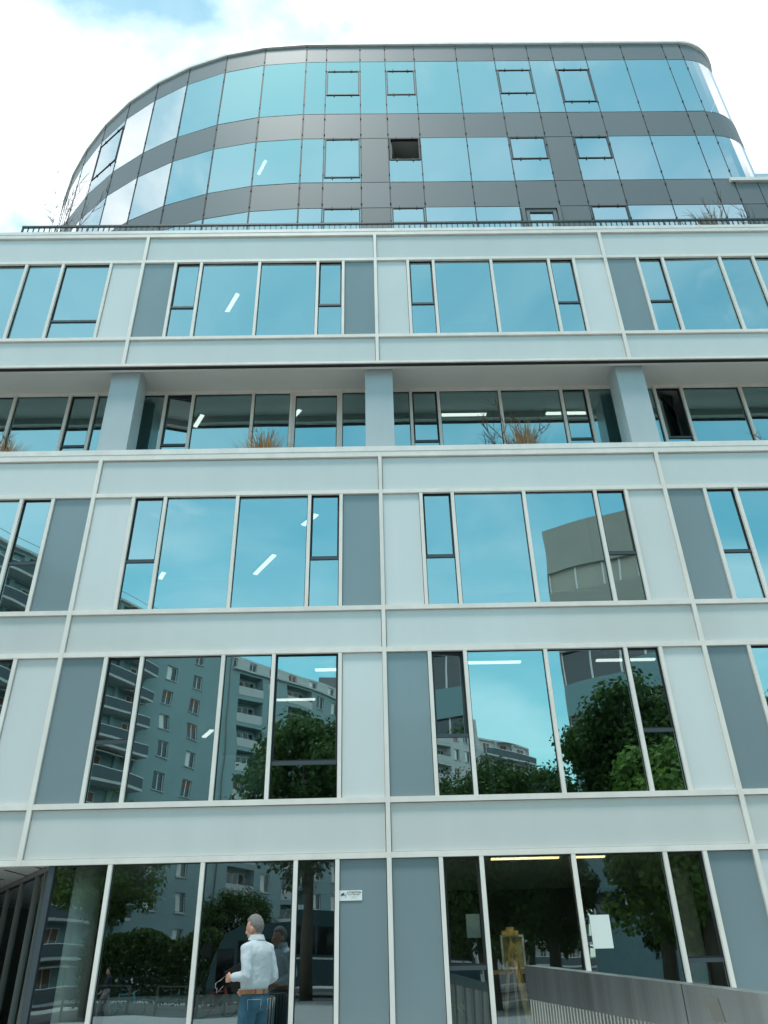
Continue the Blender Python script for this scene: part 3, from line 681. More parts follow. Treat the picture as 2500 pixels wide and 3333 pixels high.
# ------------------------------------------------------------------ dry plants on the ledges
def grass_plant(loc, ht, spread, n, mt, lab, twig=0, sc=1.):
    o = tag(empty('dry_plant', loc), lab, 'plant', 'dry plants on the ledges')
    mb = MB(); mb.box(-.25*sc,.25*sc,-.12,.12,0,.16); mb.build('planter', 'dark_frame', o)
    mb = MB()
    for k in range(n):
        a = rnd.uniform(0, 6.28); t = rnd.uniform(.05, spread)
        leafblade(mb, (rnd.gauss(0,.05)*sc, rnd.gauss(0,.03), .14), (math.cos(a)*t, math.sin(a)*t*.7, 1), ht*rnd.uniform(.55,1.05), .016, rnd.uniform(.1,.9))
    if n: tag(mb.build('foliage', mt, o), kind='stuff')
    if twig:
        mb = MB()
        for k in range(twig):
            a = rnd.uniform(0, 6.28); p = Vector((rnd.gauss(0,.08)*sc, rnd.gauss(0,.04), .12)); d = Vector((math.cos(a)*.3, math.sin(a)*.2, 1)).normalized(); pts = [p.copy()]
            for i in range(6):
                d = (d+Vector((rnd.gauss(0,.16), rnd.gauss(0,.1), .05))).normalized(); p = p+d*ht*sc/6*rnd.uniform(.8,1.2); pts.append(p.copy())
                if i > 1:
                    for q in range(3):
                        dd = (d+Vector((rnd.gauss(0,.5), rnd.gauss(0,.3), rnd.gauss(.1,.3)))).normalized(); e_ = p+dd*ht*.22; mb.tube([p, (p+e_)/2+Vector((0,0,.01)), e_], [.005,.004,.0025], 4, caps=False)
            mb.tube(pts, [.009-.001*i for i in range(7)], 5, caps=False)
        tag(mb.build('twigs', 'twig', o), kind='stuff')
    return o
zc = Z(7.94)
grass_plant((-2.05,.5,zc), 0.95, .8, 420, 'straw', 'dry orange grass clump on the loggia ledge left of the glass door', 3)
grass_plant((2.98,.5,zc), 1.05, .42, 340, 'straw', 'blond feathery grass beside tall brown twigs on the loggia ledge')
grass_plant((2.70,.5,zc), 1.25, .3, 0, 'twig', 'tall bare brown twigs on the loggia ledge', 10)
grass_plant((-7.0,.5,zc), .88, 1.0, 300, 'straw', 'dry brown grass on the loggia ledge at the far left', 6)
grass_plant((7.95,.5,zc), .85, .5, 20, 'twig', 'small dry stalks on the loggia ledge at the far right', 4)
grass_plant((8.3,.75,Z(14.28)), 1.3, .4, 240, 'straw', 'upright tan grass tuft behind the terrace railing', 5)
grass_plant((9.35,.75,Z(14.28)), 1.3, .3, 15, 'leaf_dark', 'thin green stalks behind the terrace railing at right edge', 3)
grass_plant((-7.35,.9,Z(14.28)), 1.65, .6, 0, 'twig', 'spreading bare shrub on the terrace at the left end', 7, 1.5)

# ------------------------------------------------------------------ warning sign
sg = tag(empty('warning_sign', (-.379, -.016, Z(.871))), 'small white camera surveillance notice with black lettering on the grey panel', 'sign')
bx('plate', -.155, .155, -.006, 0, -.062, .062, 'sign_white', sg)
def text(body, x, z, size, par, bold=0., al='CENTER'):
    cu = bpy.data.curves.new('t', 'FONT'); cu.body = body; cu.size = size; cu.align_x = al; cu.offset = bold; cu.extrude = 0
    tmp = bpy.data.objects.new('t', cu); col.objects.link(tmp); dg = bpy.context.evaluated_depsgraph_get(); me = bpy.data.meshes.new_from_object(tmp.evaluated_get(dg)); bpy.data.objects.remove(tmp)
    me.materials.clear(); me.materials.append(M['ink']); o = link('lettering', me, par, (x, -.0075, z), rot=(R(90), 0, 0)); return o
text('ATTENTION', .046, .024, .034, sg, .0006); text('site sous vidéoprotection', .046, .006, .0165, sg, .0003)
text('Pour toute information, contacter', .046, -.010, .009, sg); text('la direction du site', .046, -.024, .008, sg); text('code de la sécurité intérieure', .046, -.036, .007, sg)
mb = MB()
mb.obox((-.128,-.0075,.005), (-.086,-.0075,.026), .004, .020); mb.obox((-.112,-.0075,.004), (-.066,-.0075,.0), .003, .003); mb.box(-.066,-.062,-.009,-.0061,-.028,.030)
mb.build('camera_symbol', 'ink', sg)

# ------------------------------------------------------------------ stainless ramp guard in the foreground
g0, g1 = Vector((.97,-5.8,1.256)), Vector((2.6,-10.55,.95))
gd = tag(empty('ramp_guard', (0,0,0)), 'brushed steel ramp guard with wide top band and close vertical bars', 'guard rail')
dv = (g1-g0); ln = dv.length; dn = dv.normalized(); hd = Vector((dn.x, dn.y, 0)).normalized(); nn = Vector((-hd.y, hd.x, 0))
BH = .18
def gpt(t, off, dz): p = g0+dv*t+nn*off; return (p.x, p.y, p.z+dz)
ts = [0, .305, .66, 1.0]
for i in range(3):
    a, c = ts[i]+.0006, ts[i+1]-.0006; mb = MB()
    for (o1_, o2_) in ((-.05, .05),):
        A1, A2, B1, B2 = gpt(a,o1_,0), gpt(a,o2_,0), gpt(c,o1_,0), gpt(c,o2_,0)
        a1, a2, b1, b2 = gpt(a,o1_,-BH), gpt(a,o2_,-BH), gpt(c,o1_,-BH), gpt(c,o2_,-BH)
        mb.quad(A1,B1,b1,a1); mb.quad(B2,A2,a2,b2); mb.quad(A2,B2,B1,A1); mb.quad(a1,b1,b2,a2); mb.quad(A1,a1,a2,A2); mb.quad(B1,B2,b2,b1)
    o = mb.build('top_band', 'steel', gd)
mb = MB(); mb.tube([(0,0,0),(0,0,1)], .011, 8, caps=False); bm_ = mb.mesh('bar', ['steel_bar'])
nb = 150
for k in range(nb):
    t = .004+k*(.99/nb)
    for off in (-.032,):
        p = gpt(t, off, -BH); o = link('bar', bm_, gd, (p[0], p[1], .04)); o.scale = (1, 1, p[2]-.04)
for k in range(7):
    t = .01+k*.16; p = gpt(t, .03, -BH); bx('post', p[0]-.02, p[0]+.02, p[1]-.02, p[1]+.02, 0, p[2], 'steel_bar', gd)
mb = MB(); mb.obox(gpt(0,-.032,-g0.z+.03)[:2]+(.03,), gpt(1,-.032,0)[:2]+(.03,), .05, .03); mb.build('bottom_rail', 'steel_bar', gd)
p = gpt(.345, -.0515, -.03); q = gpt(.362, -.0515, -.12)
mb = MB(); mb.quad(gpt(.335,-.0515,-.035), gpt(.352,-.0515,-.035), gpt(.356,-.0515,-.125), gpt(.339,-.0515,-.125)); mb.build('sticker_residue', 'sticker', gd)

# ------------------------------------------------------------------ man at the window
def fuse(o, vox, smooth=6):
    r_ = o.modifiers.new('remesh', 'REMESH'); r_.mode = 'VOXEL'; r_.voxel_size = vox; r_.use_smooth_shade = True
    s_ = o.modifiers.new('smooth', 'SMOOTH'); s_.iterations = smooth; s_.factor = .5
mat('skin', (.50, .25, .17), .5, var=.06, vscale=20)
mat('shirt', (.46, .50, .53), .85, var=.04, vscale=60, bump=.7, bscale=13)
mat('jeans', (.022, .085, .13), .85, var=.22, vscale=12, bump=.3, bscale=40)
mat('leather', (.33, .12, .03), .45, var=.1, vscale=20)
mat('hair_grey', (.20, .185, .17), .7, var=.6, vscale=110, bump=.8, bscale=160)
mat('black_cloth', (.012, .013, .014), .7)
mat('stitch', (.38, .36, .30), .8)
mat('metal_light', (.40, .40, .38), .3, .8)
mat('coat_dark', (.02, .03, .045), .8); mat('trouser_pale', (.35, .36, .36), .8)
def lerp(a, b, t): return tuple(a[i]+(b[i]-a[i])*t for i in range(3))
def limb(mb, pts, rad, seg=14): mb.tube(pts, rad, seg)
def hand(mb, wrist, d, side, palm_n, curl):
    """palm and five bent fingers; d = pointing direction, side = towards the thumb, palm_n = out of the palm"""
    wrist, d, side, palm_n = Vector(wrist), Vector(d).normalized(), Vector(side).normalized(), Vector(palm_n).normalized()
    for k in range(4):
        o_ = side*(.030-.020*k); base = wrist+d*.085+o_
        mb.tube([wrist+d*.0+o_*.6, wrist+d*.045+o_*.9, base], [.017,.015,.012], 8)
        L_ = (.036,.041,.038,.030)[k]; p = base; dd = d; pts = [p]
        for j in range(3):
            dd = (dd+palm_n*curl).normalized(); p = p+dd*L_*(1,.75,.6)[j]; pts.append(p)
        mb.tube(pts, [.0105,.0098,.009,.0075], 8)
    t0 = wrist+d*.03+side*.028; t1 = t0+d*.03+side*.022+palm_n*.012; t2 = t1+d*.03+palm_n*.018
    mb.tube([wrist+d*.01+side*.012, t0, t1, t2], [.016,.014,.011,.008], 8)
def person(loc, rz, lab, P, walk=0.):
    o = tag(empty('person', loc, rz), lab, 'person')
    sk, sh, je = MB(), MB(), MB()
    # torso and collar
    sh.rings([(0,.0,1.00,.150,.112),(0,0,1.03,.160,.120),(0,0,1.08,.178,.135),(0,-.005,1.18,.178,.132),(0,-.012,1.30,.180,.130),(0,-.015,1.40,.186,.122),(0,-.012,1.455,.160,.098),(0,-.002,1.495,.105,.078),(0,.008,1.525,.068,.066),(0,.012,1.54,.064,.064)], 28)
    for s_, (s1, e1, w1) in ((-1, P['L']), (1, P['R'])):
        s1, e1, w1 = Vector(s1), Vector(e1), Vector(w1)
        sh.tube([s1+Vector((-s_*.06,0,.015)), s1, lerp(s1,e1,.35), lerp(s1,e1,.8), e1, lerp(e1,w1,.2), lerp(e1,w1,.6), lerp(e1,w1,.93)], [.062,.072,.066,.056,.053,.052,.046,.043], 16)
        fd = (w1-e1).normalized(); sk.tube([s1, e1, w1, w1+fd*.03], [.04,.038,.026,.024], 12)
        side = Vector((0,0,1)) if P.get('thumb_up', True) else Vector((-s_,0,0))
        hand(sk, w1+fd*.015, fd, side, Vector((-s_*.9, .1, 0)), P.get('curl', .5))
    # legs
    je.rings([(0,0,.84,.165,.118),(0,-.012,.88,.182,.135),(0,-.014,.94,.178,.136),(0,-.006,1.0,.166,.124),(0,0,1.035,.160,.119)], 28)
    for s_ in (-1, 1):
        sw = walk*s_
        hip, kn, an = Vector((s_*.088,-.005,.90)), Vector((s_*.098,.03+sw*.22,.50)), Vector((s_*.10,-.02+sw*.38,.085+max(0,-sw)*.06))
        je.tube([hip, lerp(hip,kn,.3), lerp(hip,kn,.75), kn, lerp(kn,an,.35), lerp(kn,an,.97)], [.098,.094,.076,.068,.066,.056], 16)
        sk.tube([hip, kn, an], [.06,.045,.035], 10)
        q = MB(); q.rings([(an.x,an.y+.06,an.z-.085,.045,.135),(an.x,an.y+.06,an.z-.055,.047,.135),(an.x,an.y+.045,an.z-.02,.044,.105),(an.x,an.y+.0,an.z+.02,.042,.055)], 16); q.build('shoe', 'leather' if not walk else 'rubber', o)
    # head and neck
    hm = Matrix.Rotation(P.get('turn', 0), 3, 'Z') @ Matrix.Rotation(P.get('nod', 0), 3, 'X')
    pv = Vector((0,.028,1.525)); H = lambda x, y, z: tuple(pv+hm @ Vector((x, y, z)))
    sk.rings([(0,.0,1.30,.10,.08),(0,.0,1.0,.12,.09),(0,0,.90,.12,.09)][::-1]+[(0,.0,1.44,.10,.07),(0,.008,1.48,.062,.062),(0,.014,1.52,.060,.064),(0,.02,1.57,.055,.06)], 18)
    sk.ball(H(0,.005,.115), (.076,.094,.108), 22, 14, mtx=hm); sk.ball(H(0,.035,.045), (.056,.062,.075), 18, 12, mtx=hm); sk.ball(H(0,.05,.01), (.036,.042,.03), 14, 9, mtx=hm)
    sk.tube([H(0,.094,.115), H(0,.112,.085), H(0,.116,.066), H(0,.09,.058)], [.010,.014,.017,.012], 8)     # nose
    for s_ in (-1, 1):
        sk.ball(H(s_*.080,-.005,.085), (.010,.022,.034), 10, 8, mtx=hm @ Matrix.Rotation(-s_*R(18), 3, 'Z'))
        sk.ball(H(s_*.034,.085,.112), (.018,.014,.010), 8, 6, mtx=hm)
    sk.ball(H(0,.090,.028), (.024,.014,.010), 10, 6, mtx=hm)
    body = sk.build('body', 'skin', o); fuse(body, .0065, 3)
    shirt = sh.build('shirt', P['shirt'], o); fuse(shirt, .013, 8)
    if not walk:
        tx = bpy.data.textures.new('folds', 'CLOUDS'); tx.noise_scale = .11; tx.noise_depth = 1
        dm = shirt.modifiers.new('folds', 'DISPLACE'); dm.texture = tx; dm.strength = .018; dm.mid_level = .5; dm.texture_coords = 'LOCAL'
    jn = je.build('trousers', P['trousers'], o); fuse(jn, .013, 6)
    if not walk:
        tx2 = bpy.data.textures.new('creases', 'CLOUDS'); tx2.noise_scale = .07
        dm = jn.modifiers.new('creases', 'DISPLACE'); dm.texture = tx2; dm.strength = .012; dm.mid_level = .5
    # hair: close-cropped shell over crown, back and nape
    hb = MB(); n0 = 0; SEG, RG = 28, 16
    for i in range(RG+1):
        t = math.pi*.80*i/RG
        for k in range(SEG):
            a = 2*math.pi*k/SEG; dirv = Vector((math.sin(t)*math.cos(a), math.sin(t)*math.sin(a), math.cos(t)))
            thick = .012*(.5+.5*noise.noise(dirv*5.0))+.007
            low = max(0, -dirv.z-.05)
            face_cut = dirv.y > .15 and dirv.z < .55
            rr = Vector((.076*dirv.x, .094*dirv.y-.0, .108*dirv.z))*(1+(thick/.09 if not face_cut else -.06))
            if low and not face_cut: rr.x *= 1-.35*low; rr.y = rr.y*(1-.25*low)-.0
            if abs(dirv.x) > .8 and dirv.z < .02: rr *= .93
            hb.v.append(H(rr.x, rr.y+.003, rr.z+.117))
    for i in range(RG):
        for k in range(SEG):
            a, b = i*SEG+k, i*SEG+(k+1) % SEG; hb.face((a, a+SEG, b+SEG, b), 0, True)
    hb.build('hair', P['hair'], o)
    return o
man = person((-1.42,-1.32,0), R(54), 'grey-haired man in pale shirt and blue jeans standing at the ground floor glass', dict(
    L=((-.170,-.01,1.42), (-.225,-.09,1.17), (-.17,.18,1.155)), R=((.170,-.01,1.42), (.235,-.06,1.15), (.15,.16,1.06)),
    shirt='shirt', trousers='jeans', hair='hair_grey', turn=R(10), nod=R(-6), curl=.55))
man.scale = (1.05, 1.05, 1.05)
# shirt collar and cuffs, belt, pocket stitching
def band(name, c, rx, ry, z0, z1, mt, par, th=.006, seg=36, gap=None):
    b = MB()
    for k in range(seg):
        a0, a1 = 2*math.pi*k/seg, 2*math.pi*(k+1)/seg
        if gap and gap[0] < (a0+a1)/2 < gap[1]: continue
        P_ = lambda a, r_, z: (c[0]+(rx+r_)*math.cos(a), c[1]+(ry+r_)*math.sin(a), z)
        b.quad(P_(a0,th,z0), P_(a1,th,z0), P_(a1,th,z1), P_(a0,th,z1)); b.quad(P_(a0,0,z1), P_(a0,th,z1), P_(a1,th,z1), P_(a1,0,z1)); b.quad(P_(a0,0,z0), P_(a1,0,z0), P_(a1,th,z0), P_(a0,th,z0))
        for i in (-1,-2,-3): b.sm[i] = False
    return b.build(name, mt, par)
band('belt', (0,-.004), .170, .128, 1.003, 1.040, 'leather', man)
cl = MB(); seg = 30
for k in range(seg):
    a0, a1 = 2*math.pi*k/seg, 2*math.pi*(k+1)/seg
    if 1.35 < (a0+a1)/2 < 1.79: continue
    q = lambda a, r_, z: (r_*1.02*math.cos(a), .010+r_*math.sin(a), z)
    cl.quad(q(a0,.074,1.558), q(a1,.074,1.558), q(a1,.094,1.505), q(a0,.094,1.505)); cl.quad(q(a0,.066,1.525), q(a1,.066,1.525), q(a1,.074,1.558), q(a0,.074,1.558))
cl.build('collar', 'shirt', man)
for a in (-60, -90, -125): 
    q = MB(); ca, sa = math.cos(R(a)), math.sin(R(a)); q.obox((ca*.180, -.004+sa*.138, .995), (ca*.180, -.004+sa*.138, 1.047), .014, .006); q.build('belt_loop', 'jeans', man)
def stitch(pts):
    q = MB(); q.tube(pts, .0022, 5); q.build('stitching', 'stitch', man)
def hipp(a, z, e=.006):
    k = {True: 1.0}[True]; rx, ry = (.184, .138); return (math.cos(R(a))*(rx+e), -.014+math.sin(R(a))*(ry+e), z)
for a0, a1 in ((-75, -25), (-155, -105)):
    stitch([hipp(a0+(a1-a0)*t/6, .955) for t in range(7)]); stitch([hipp(a0, .955), hipp(a0+2, .86, .0)]); stitch([hipp(a1, .955), hipp(a1-2, .86, .0)])
# things he holds
mtx = Matrix.Translation((-1.42,-1.32,0)) @ Matrix.Rotation(R(54), 4, 'Z') @ Matrix.Scale(1.05, 4)
fc = onY(783, 3172, -1.22)
fo = tag(empty('folder', fc, R(14)), 'black flat folder held in front of the man', 'folder')
fb = MB(); fb.box(-.15,.15,-.005,.003,-.115,.115); cv = fb.build('cover', 'black_cloth', fo); cv.rotation_euler = (R(8), R(-28), 0)
fb = MB(); fb.box(-.145,.145,.0035,.010,-.11,.11); cv = fb.build('pages', 'paper', fo); cv.rotation_euler = (R(8), R(-28), 0)
gl_ = tag(empty('eyeglasses', mtx @ Vector((-.175,.275,1.165)), R(54)), 'folding eyeglasses dangling from the man\'s left hand', 'eyeglasses')
for sy, q in (('temple', [(-.0,.0,.01),(-.05,.03,-.035),(-.09,.05,-.055)]), ('temple', [(.0,.02,-.085),(-.03,.045,-.125),(-.045,.055,-.14)])):
    b = MB(); b.tube(q, .0022, 6); b.build(sy, 'metal_light', gl_)
for c0 in ((-.085,.06,-.085), (-.06,.06,-.13)):
    b = MB(); b.tube([(c0[0]+.020*math.cos(a)*.6, c0[1]+.01*math.cos(a), c0[2]+.024*math.sin(a)) for a in [i*math.pi/6 for i in range(13)]], .003, 6, caps=False); b.build('rim', 'metal_light', gl_)
b = MB(); b.tube([(-.075,.06,-.108),(-.07,.062,-.107)], .003, 6); b.build('bridge', 'metal_light', gl_)
# black ribbed bin beside him
bn = tag(empty('litter_bin', (onY(897,3233,-.75).x-.15,-.75,0), R(12)), 'black ribbed tapering bin standing behind the man against the glass', 'bin')
b = MB(); b.rings([(0,0,0,.08,.08),(0,0,1.0,.145,.13),(0,0,1.02,.13,.115)], 24); b.build('body', 'black_cloth', bn)
rib = MB(); rib.tube([(0,0,0),(.063,0,1.0)], .010, 6); rm = rib.mesh('rib', ['rail_paint'])
for k in range(20):
    a = 2*math.pi*k/20; link('rib', rm, bn, (.083*math.cos(a), .075*math.sin(a), .005), rz=a)

# ------------------------------------------------------------------ the street opposite, which the glass mirrors
def seg_frame(p0, p1):
    d = Vector((p1[0]-p0[0], p1[1]-p0[1])); ln = d.length; return ln, math.atan2(d.y, d.x)
def win_mesh(wd, ht, kind):
    key = ('apw', round(wd,2), round(ht,2), kind)
    if key in _cache: return _cache[key]
    b = MB(); a, c, f = wd/2, ht/2, .06
    b.box(-a,a,-.06,.0,c-f,c,0); b.box(-a,a,-.06,.0,-c,-c+f,0); b.box(-a,-a+f,-.06,.0,-c+f,c-f,0); b.box(a-f,a,-.06,.0,-c+f,c-f,0); b.box(-f*.7,f*.7,-.06,.001,-c+f,c-f,0)
    if kind == 'shut': b.box(-a+f,a-f,-.03,-.01,-c+f,c-f,2)
    elif kind == 'half': b.box(-a+f,a-f,-.05,-.04,-c+f,c-f,1); b.box(-a+f,a-f,-.03,-.01,.1,c-f,2)
    elif kind == 'open':
        b.box(-a+f,a-f,-.05,-.04,-c+f,c-f,1)
    else: b.box(-a+f,a-f,-.05,-.04,-c+f,c-f,1); b.box(-a+f,-f*.8,-.035,-.03,-c+f+.05,c*.9,3); 
    _cache[key] = b.mesh('window', ['win_white','win_glass','shutter','white_paint']); return _cache[key]
def facade(par, base, p0, p1, z0, nf, fh, cols, wall, skip_ground=False):
    ln, an = seg_frame(p0, p1); tot = sum(c[0] for c in cols); u = (math.cos(an), math.sin(an)); nrm = (-u[1], u[0])
    ox, oy = p0[0]-base[0], p0[1]-base[1]
    b = MB(); T = lambda s_, off, z: (ox+u[0]*s_+nrm[0]*off, oy+u[1]*s_+nrm[1]*off, z)
    def q(s0, s1, za, zb, off=0., mi=0): b.quad(T(s0,off,za), T(s0,off,zb), T(s1,off,zb), T(s1,off,za), mi)
    def put(nm, me, s_, off, z): return link(nm, me, par, T(s_, off, z), rz=an)
    for f in range(nf):
        za = z0+f*fh; s_ = 0.
        for wd, kind in cols:
            wd = wd*ln/tot; s0, s1 = s_, s_+wd; s_ = s1; mid = (s0+s1)/2
            if kind == 'blank': q(s0, s1, za, za+fh); continue
            if kind == 'pipe':
                q(s0, s1, za, za+fh)
                if f == 0: pm = MB(); pm.tube([T(mid,.12,z0), T(mid,.12,z0+nf*fh)], .07, 8); pm.build('drainpipe', 'roof_grey', par)
                continue
            if kind == 'win': w_, h_, sill, dp = 1.35, 1.6, .75, .25
            elif kind == 'loggia': w_, h_, sill, dp = wd-.3, fh-.45, .15, 1.3
            else: w_, h_, sill, dp = wd-.5, fh-.4, .12, .3
            a0, a1, b0, b1 = mid-w_/2, mid+w_/2, za+sill, za+sill+h_
            q(s0, a0, za, za+fh); q(a1, s1, za, za+fh); q(a0, a1, za, b0); q(a0, a1, b1, za+fh)
            for (x0, y0_, x1, y1_) in ((a0,b0,a1,b0),(a1,b0,a1,b1),(a1,b1,a0,b1),(a0,b1,a0,b0)):
                b.quad(T(x0,0,y0_), T(x1,0,y1_), T(x1,-dp,y1_), T(x0,-dp,y0_))
            if kind == 'win':
                r_ = rnd.random(); kd = 'shut' if r_ < .12 else ('half' if r_ < .25 else ('open' if r_ < .55 else 'plain'))
                put('window', win_mesh(w_, h_, kd), mid, -dp+.07, (b0+b1)/2); put('window_sill', bmesh_box(w_+.2, .16, .07, ['render_pale']), mid, .05, b0-.04)
            elif kind == 'loggia':
                q(a0, a1, b0, b1, -dp, 0)
                put('window', win_mesh(w_*.42, 2.0, 'open'), mid+w_*.2, -dp+.07, b0+1.05); put('window', win_mesh(w_*.36, 1.4, 'half' if rnd.random() < .4 else 'plain'), mid-w_*.24, -dp+.07, b0+1.3)
                put('balcony_parapet', bmesh_box(w_, .08, .95, ['render_pale']), mid, .0, b0+.475)
                put('parapet_rail', bmesh_box(w_, .05, .05, ['balcony_rail']), mid, .0, b0+1.08)
            else:
                q(a0, a1, b0, b1, -dp, 0)
                n_w = max(1, int(w_/2.2))
                for k in range(n_w): put('window', win_mesh(1.6, 2.1, 'open' if k % 2 else 'half'), a0+w_*(k+.5)/n_w, -dp+.07, b0+1.1)
                put('balcony_slab', bmesh_box(wd+.02, 1.5, .22, ['render_pale']), mid, .75, za-.02)
                put('balcony_railing', bmesh_box(wd+.02, .05, .85, ['balcony_rail']), mid, 1.44, za+.55); put('handrail', bmesh_box(wd+.02, .08, .06, ['win_white']), mid, 1.44, za+1.02)
                if rnd.random() < .3: put('awning', bmesh_box(wd*.8, 1.2, .06, ['awning']), mid, .75, za+fh-.45).rotation_euler = (R(-14), 0, an)
    o = b.build('wall', wall, par)
    return T
NF, FH = 12, 2.85
ab = (-23.5, -66.0)
apt = tag(empty('apartment_block', (*ab, 0)), 'tall grey apartment block across the street, mirrored in the first storey windows', 'building')
S = [(-37,-38), (-30,-53.5), (-23.5,-66), (-16.5,-75.5), (-4,-90), (6,-102)]
facade(apt, ab, S[0], S[1], 0, NF, FH, [(4.2,'balcony')]*4, 'render_wall'); facade(apt, ab, S[1], S[2], 0, NF, FH, [(4.7,'balcony')]*3, 'render_wall')
facade(apt, ab, S[2], S[3], 0, NF, FH, [(1.0,'blank'),(2.6,'win'),(2.9,'win'),(1.6,'blank'),(.6,'pipe')], 'render_wall')
facade(apt, ab, S[3], S[4], 0, NF-1, FH, [(1.,'blank'),(3.9,'loggia'),(2.7,'win'),(.9,'blank'),(4.2,'loggia'),(2.7,'win'),(3.,'win')], 'render_wall')
facade(apt, ab, S[4], S[5], 0, NF-1, FH, [(3.9,'loggia'),(2.7,'win'),(.9,'blank'),(4.2,'loggia'),(2.7,'win')], 'render_wall')
bk = [Vector(p) for p in S]; poly = [(p.x-ab[0], p.y-ab[1]) for p in bk]
def inset(poly, d): return offset(poly, -d)
b = MB(); back_ = offset(poly, -14.)
for i in range(len(poly)-1):
    zt = NF*FH if i < 3 else (NF-1)*FH
    b.quad((*poly[i],zt), (*back_[i],zt), (*back_[i+1],zt), (*poly[i+1],zt)); b.quad((*back_[i],0), (*back_[i+1],0), (*back_[i+1],zt), (*back_[i],zt))
b.quad((*poly[0],0), (*back_[0],0), (*back_[0],NF*FH), (*poly[0],NF*FH)); b.quad((*poly[-1],0), (*poly[-1],(NF-1)*FH), (*back_[-1],(NF-1)*FH), (*back_[-1],0))
b.build('roof', 'roof_grey', apt)
b = MB()
for i in range(len(poly)-1):
    zt = NF*FH if i < 3 else (NF-1)*FH; b.obox((*poly[i],zt+.1), (*poly[i+1],zt+.1), .7, .22); b.obox((*poly[i],zt+1.1), (*poly[i+1],zt+1.1), .05, .05)
b.build('cornice', 'render_pale', apt)
at_ = offset(poly, -2.2)
facade(apt, ab, (at_[3][0]+ab[0], at_[3][1]+ab[1]), (at_[5][0]+ab[0], at_[5][1]+ab[1]), (NF-1)*FH, 1, 2.6, [(2.8,'win')]*10, 'render_pale')
b = MB(); b.quad((*at_[3],(NF-1)*FH+2.6), (*back_[3],(NF-1)*FH+2.6), (*back_[5],(NF-1)*FH+2.6), (*at_[5],(NF-1)*FH+2.6)); b.box(at_[4][0]-2, at_[4][0]+2, at_[4][1]-4, at_[4][1]-1, (NF-1)*FH+2.6, (NF-1)*FH+4.2); b.build('attic_roof', 'roof_grey', apt)
# second block further down the street
b2 = (14., -112.)
ap2 = tag(empty('terraced_block', (*b2, 0)), 'pale stepped apartment block further down the street', 'building')
facade(ap2, b2, (7.5,-103.6), (16,-112), 0, 12, FH, [(2.7,'win'),(3.9,'loggia'),(2.7,'win'),(2.7,'win')], 'render_pale')
facade(ap2, b2, (16,-112), (25,-121), 0, 11, FH, [(4.,'balcony')]*3, 'render_pale'); facade(ap2, b2, (25,-121), (36,-133), 0, 10, FH, [(4.,'balcony')]*4, 'render_pale')
b = MB(); pp = [(7.5-14,-103.6+112),(2,0),(11,-9),(22,-21)]; pq = offset(pp, -13.)
for i, zt in enumerate((12*FH, 11*FH, 10*FH)):
    b.quad((*pp[i],zt), (*pq[i],zt), (*pq[i+1],zt), (*pp[i+1],zt)); b.quad((*pp[i+1],0), (*pp[i+1],zt), (*pq[i+1],zt), (*pq[i+1],0)); b.quad((*pq[i],0),(*pq[i+1],0),(*pq[i+1],zt),(*pq[i],zt))
b.quad((*pp[0],0), (*pq[0],0), (*pq[0],12*FH), (*pp[0],12*FH)); b.build('roof', 'roof_grey', ap2)
# concrete corner building on the right
r6 = lambda x, y: (1250+.7535*x, 1450+.7535*y)
HC = 30.0
cc = [onZ(*r6(*q), HC) for q in ((685,378),(900,315),(1045,270),(1330,125))]
cc = [(p.x, -p.y) for p in cc]
cb = tag(empty('concrete_building', (*cc[0], 0)), 'bare concrete building with curved front and strip windows, mirrored at right', 'building')
loc_ = [(p[0]-cc[0][0], p[1]-cc[0][1]) for p in cc]
# round the front a little between the sighted corners
b = MB(); stripb = MB(); fr_ = MB(); lvl = [(0,3.2),(3.2,4.6,'w'),(4.6,8.6),(8.6,10.2,'w'),(10.2,13.6),(13.6,16.2,'w'),(16.2,18.4),(18.4,20.8,'w'),(20.8,24.6),(24.6,26.4,'w'),(26.4,30.)]
for i in range(3):
    p, q = loc_[i], loc_[i+1]; ln_, an_ = seg_frame(p, q); nx, ny = -math.sin(an_), math.cos(an_)
    if ny < 0: nx, ny = -nx, -ny
    for lv in lvl:
        mi_ = 1 if lv[0] < 20 else 0
        if len(lv) == 2: b.quad((*p,lv[0]), (*q,lv[0]), (*q,lv[1]), (*p,lv[1]), mi_)
        else:
            po, qo = (p[0]-nx*.3, p[1]-ny*.3), (q[0]-nx*.3, q[1]-ny*.3)
            stripb.quad((*po,lv[0]), (*qo,lv[0]), (*qo,lv[1]), (*po,lv[1]), 1 if lv[0] > 20 else 0); b.quad((*p,lv[0]), (*q,lv[0]), (*qo,lv[0]), (*po,lv[0])); b.quad((*p,lv[1]), (*po,lv[1]), (*qo,lv[1]), (*q,lv[1]))
            n_ = max(2, int(ln_/1.9))
            for k in range(n_+1):
                t = k/n_; x_, y_ = po[0]+(qo[0]-po[0])*t, po[1]+(qo[1]-po[1])*t; fr_.box(x_-.06, x_+.06, y_-.02, y_+.1, lv[0], lv[1])
bo = [(p[0]+4, p[1]-16) for p in loc_]
b.quad((*loc_[0],0), (*loc_[0],HC), (*bo[0],HC), (*bo[0],0)); b.quad((*loc_[3],0), (*bo[3],0), (*bo[3],HC), (*loc_[3],HC))
for i in range(3): b.quad((*loc_[i],HC), (*loc_[i+1],HC), (*bo[i+1],HC), (*bo[i],HC)); b.quad((*bo[i],0), (*bo[i],HC), (*bo[i+1],HC), (*bo[i+1],0))
b.build('wall', ['concrete', 'teal_clad'], cb); stripb.build('strip_window', ['win_glass', 'blind_beige'], cb); fr_.build('window_frame', 'win_white', cb)

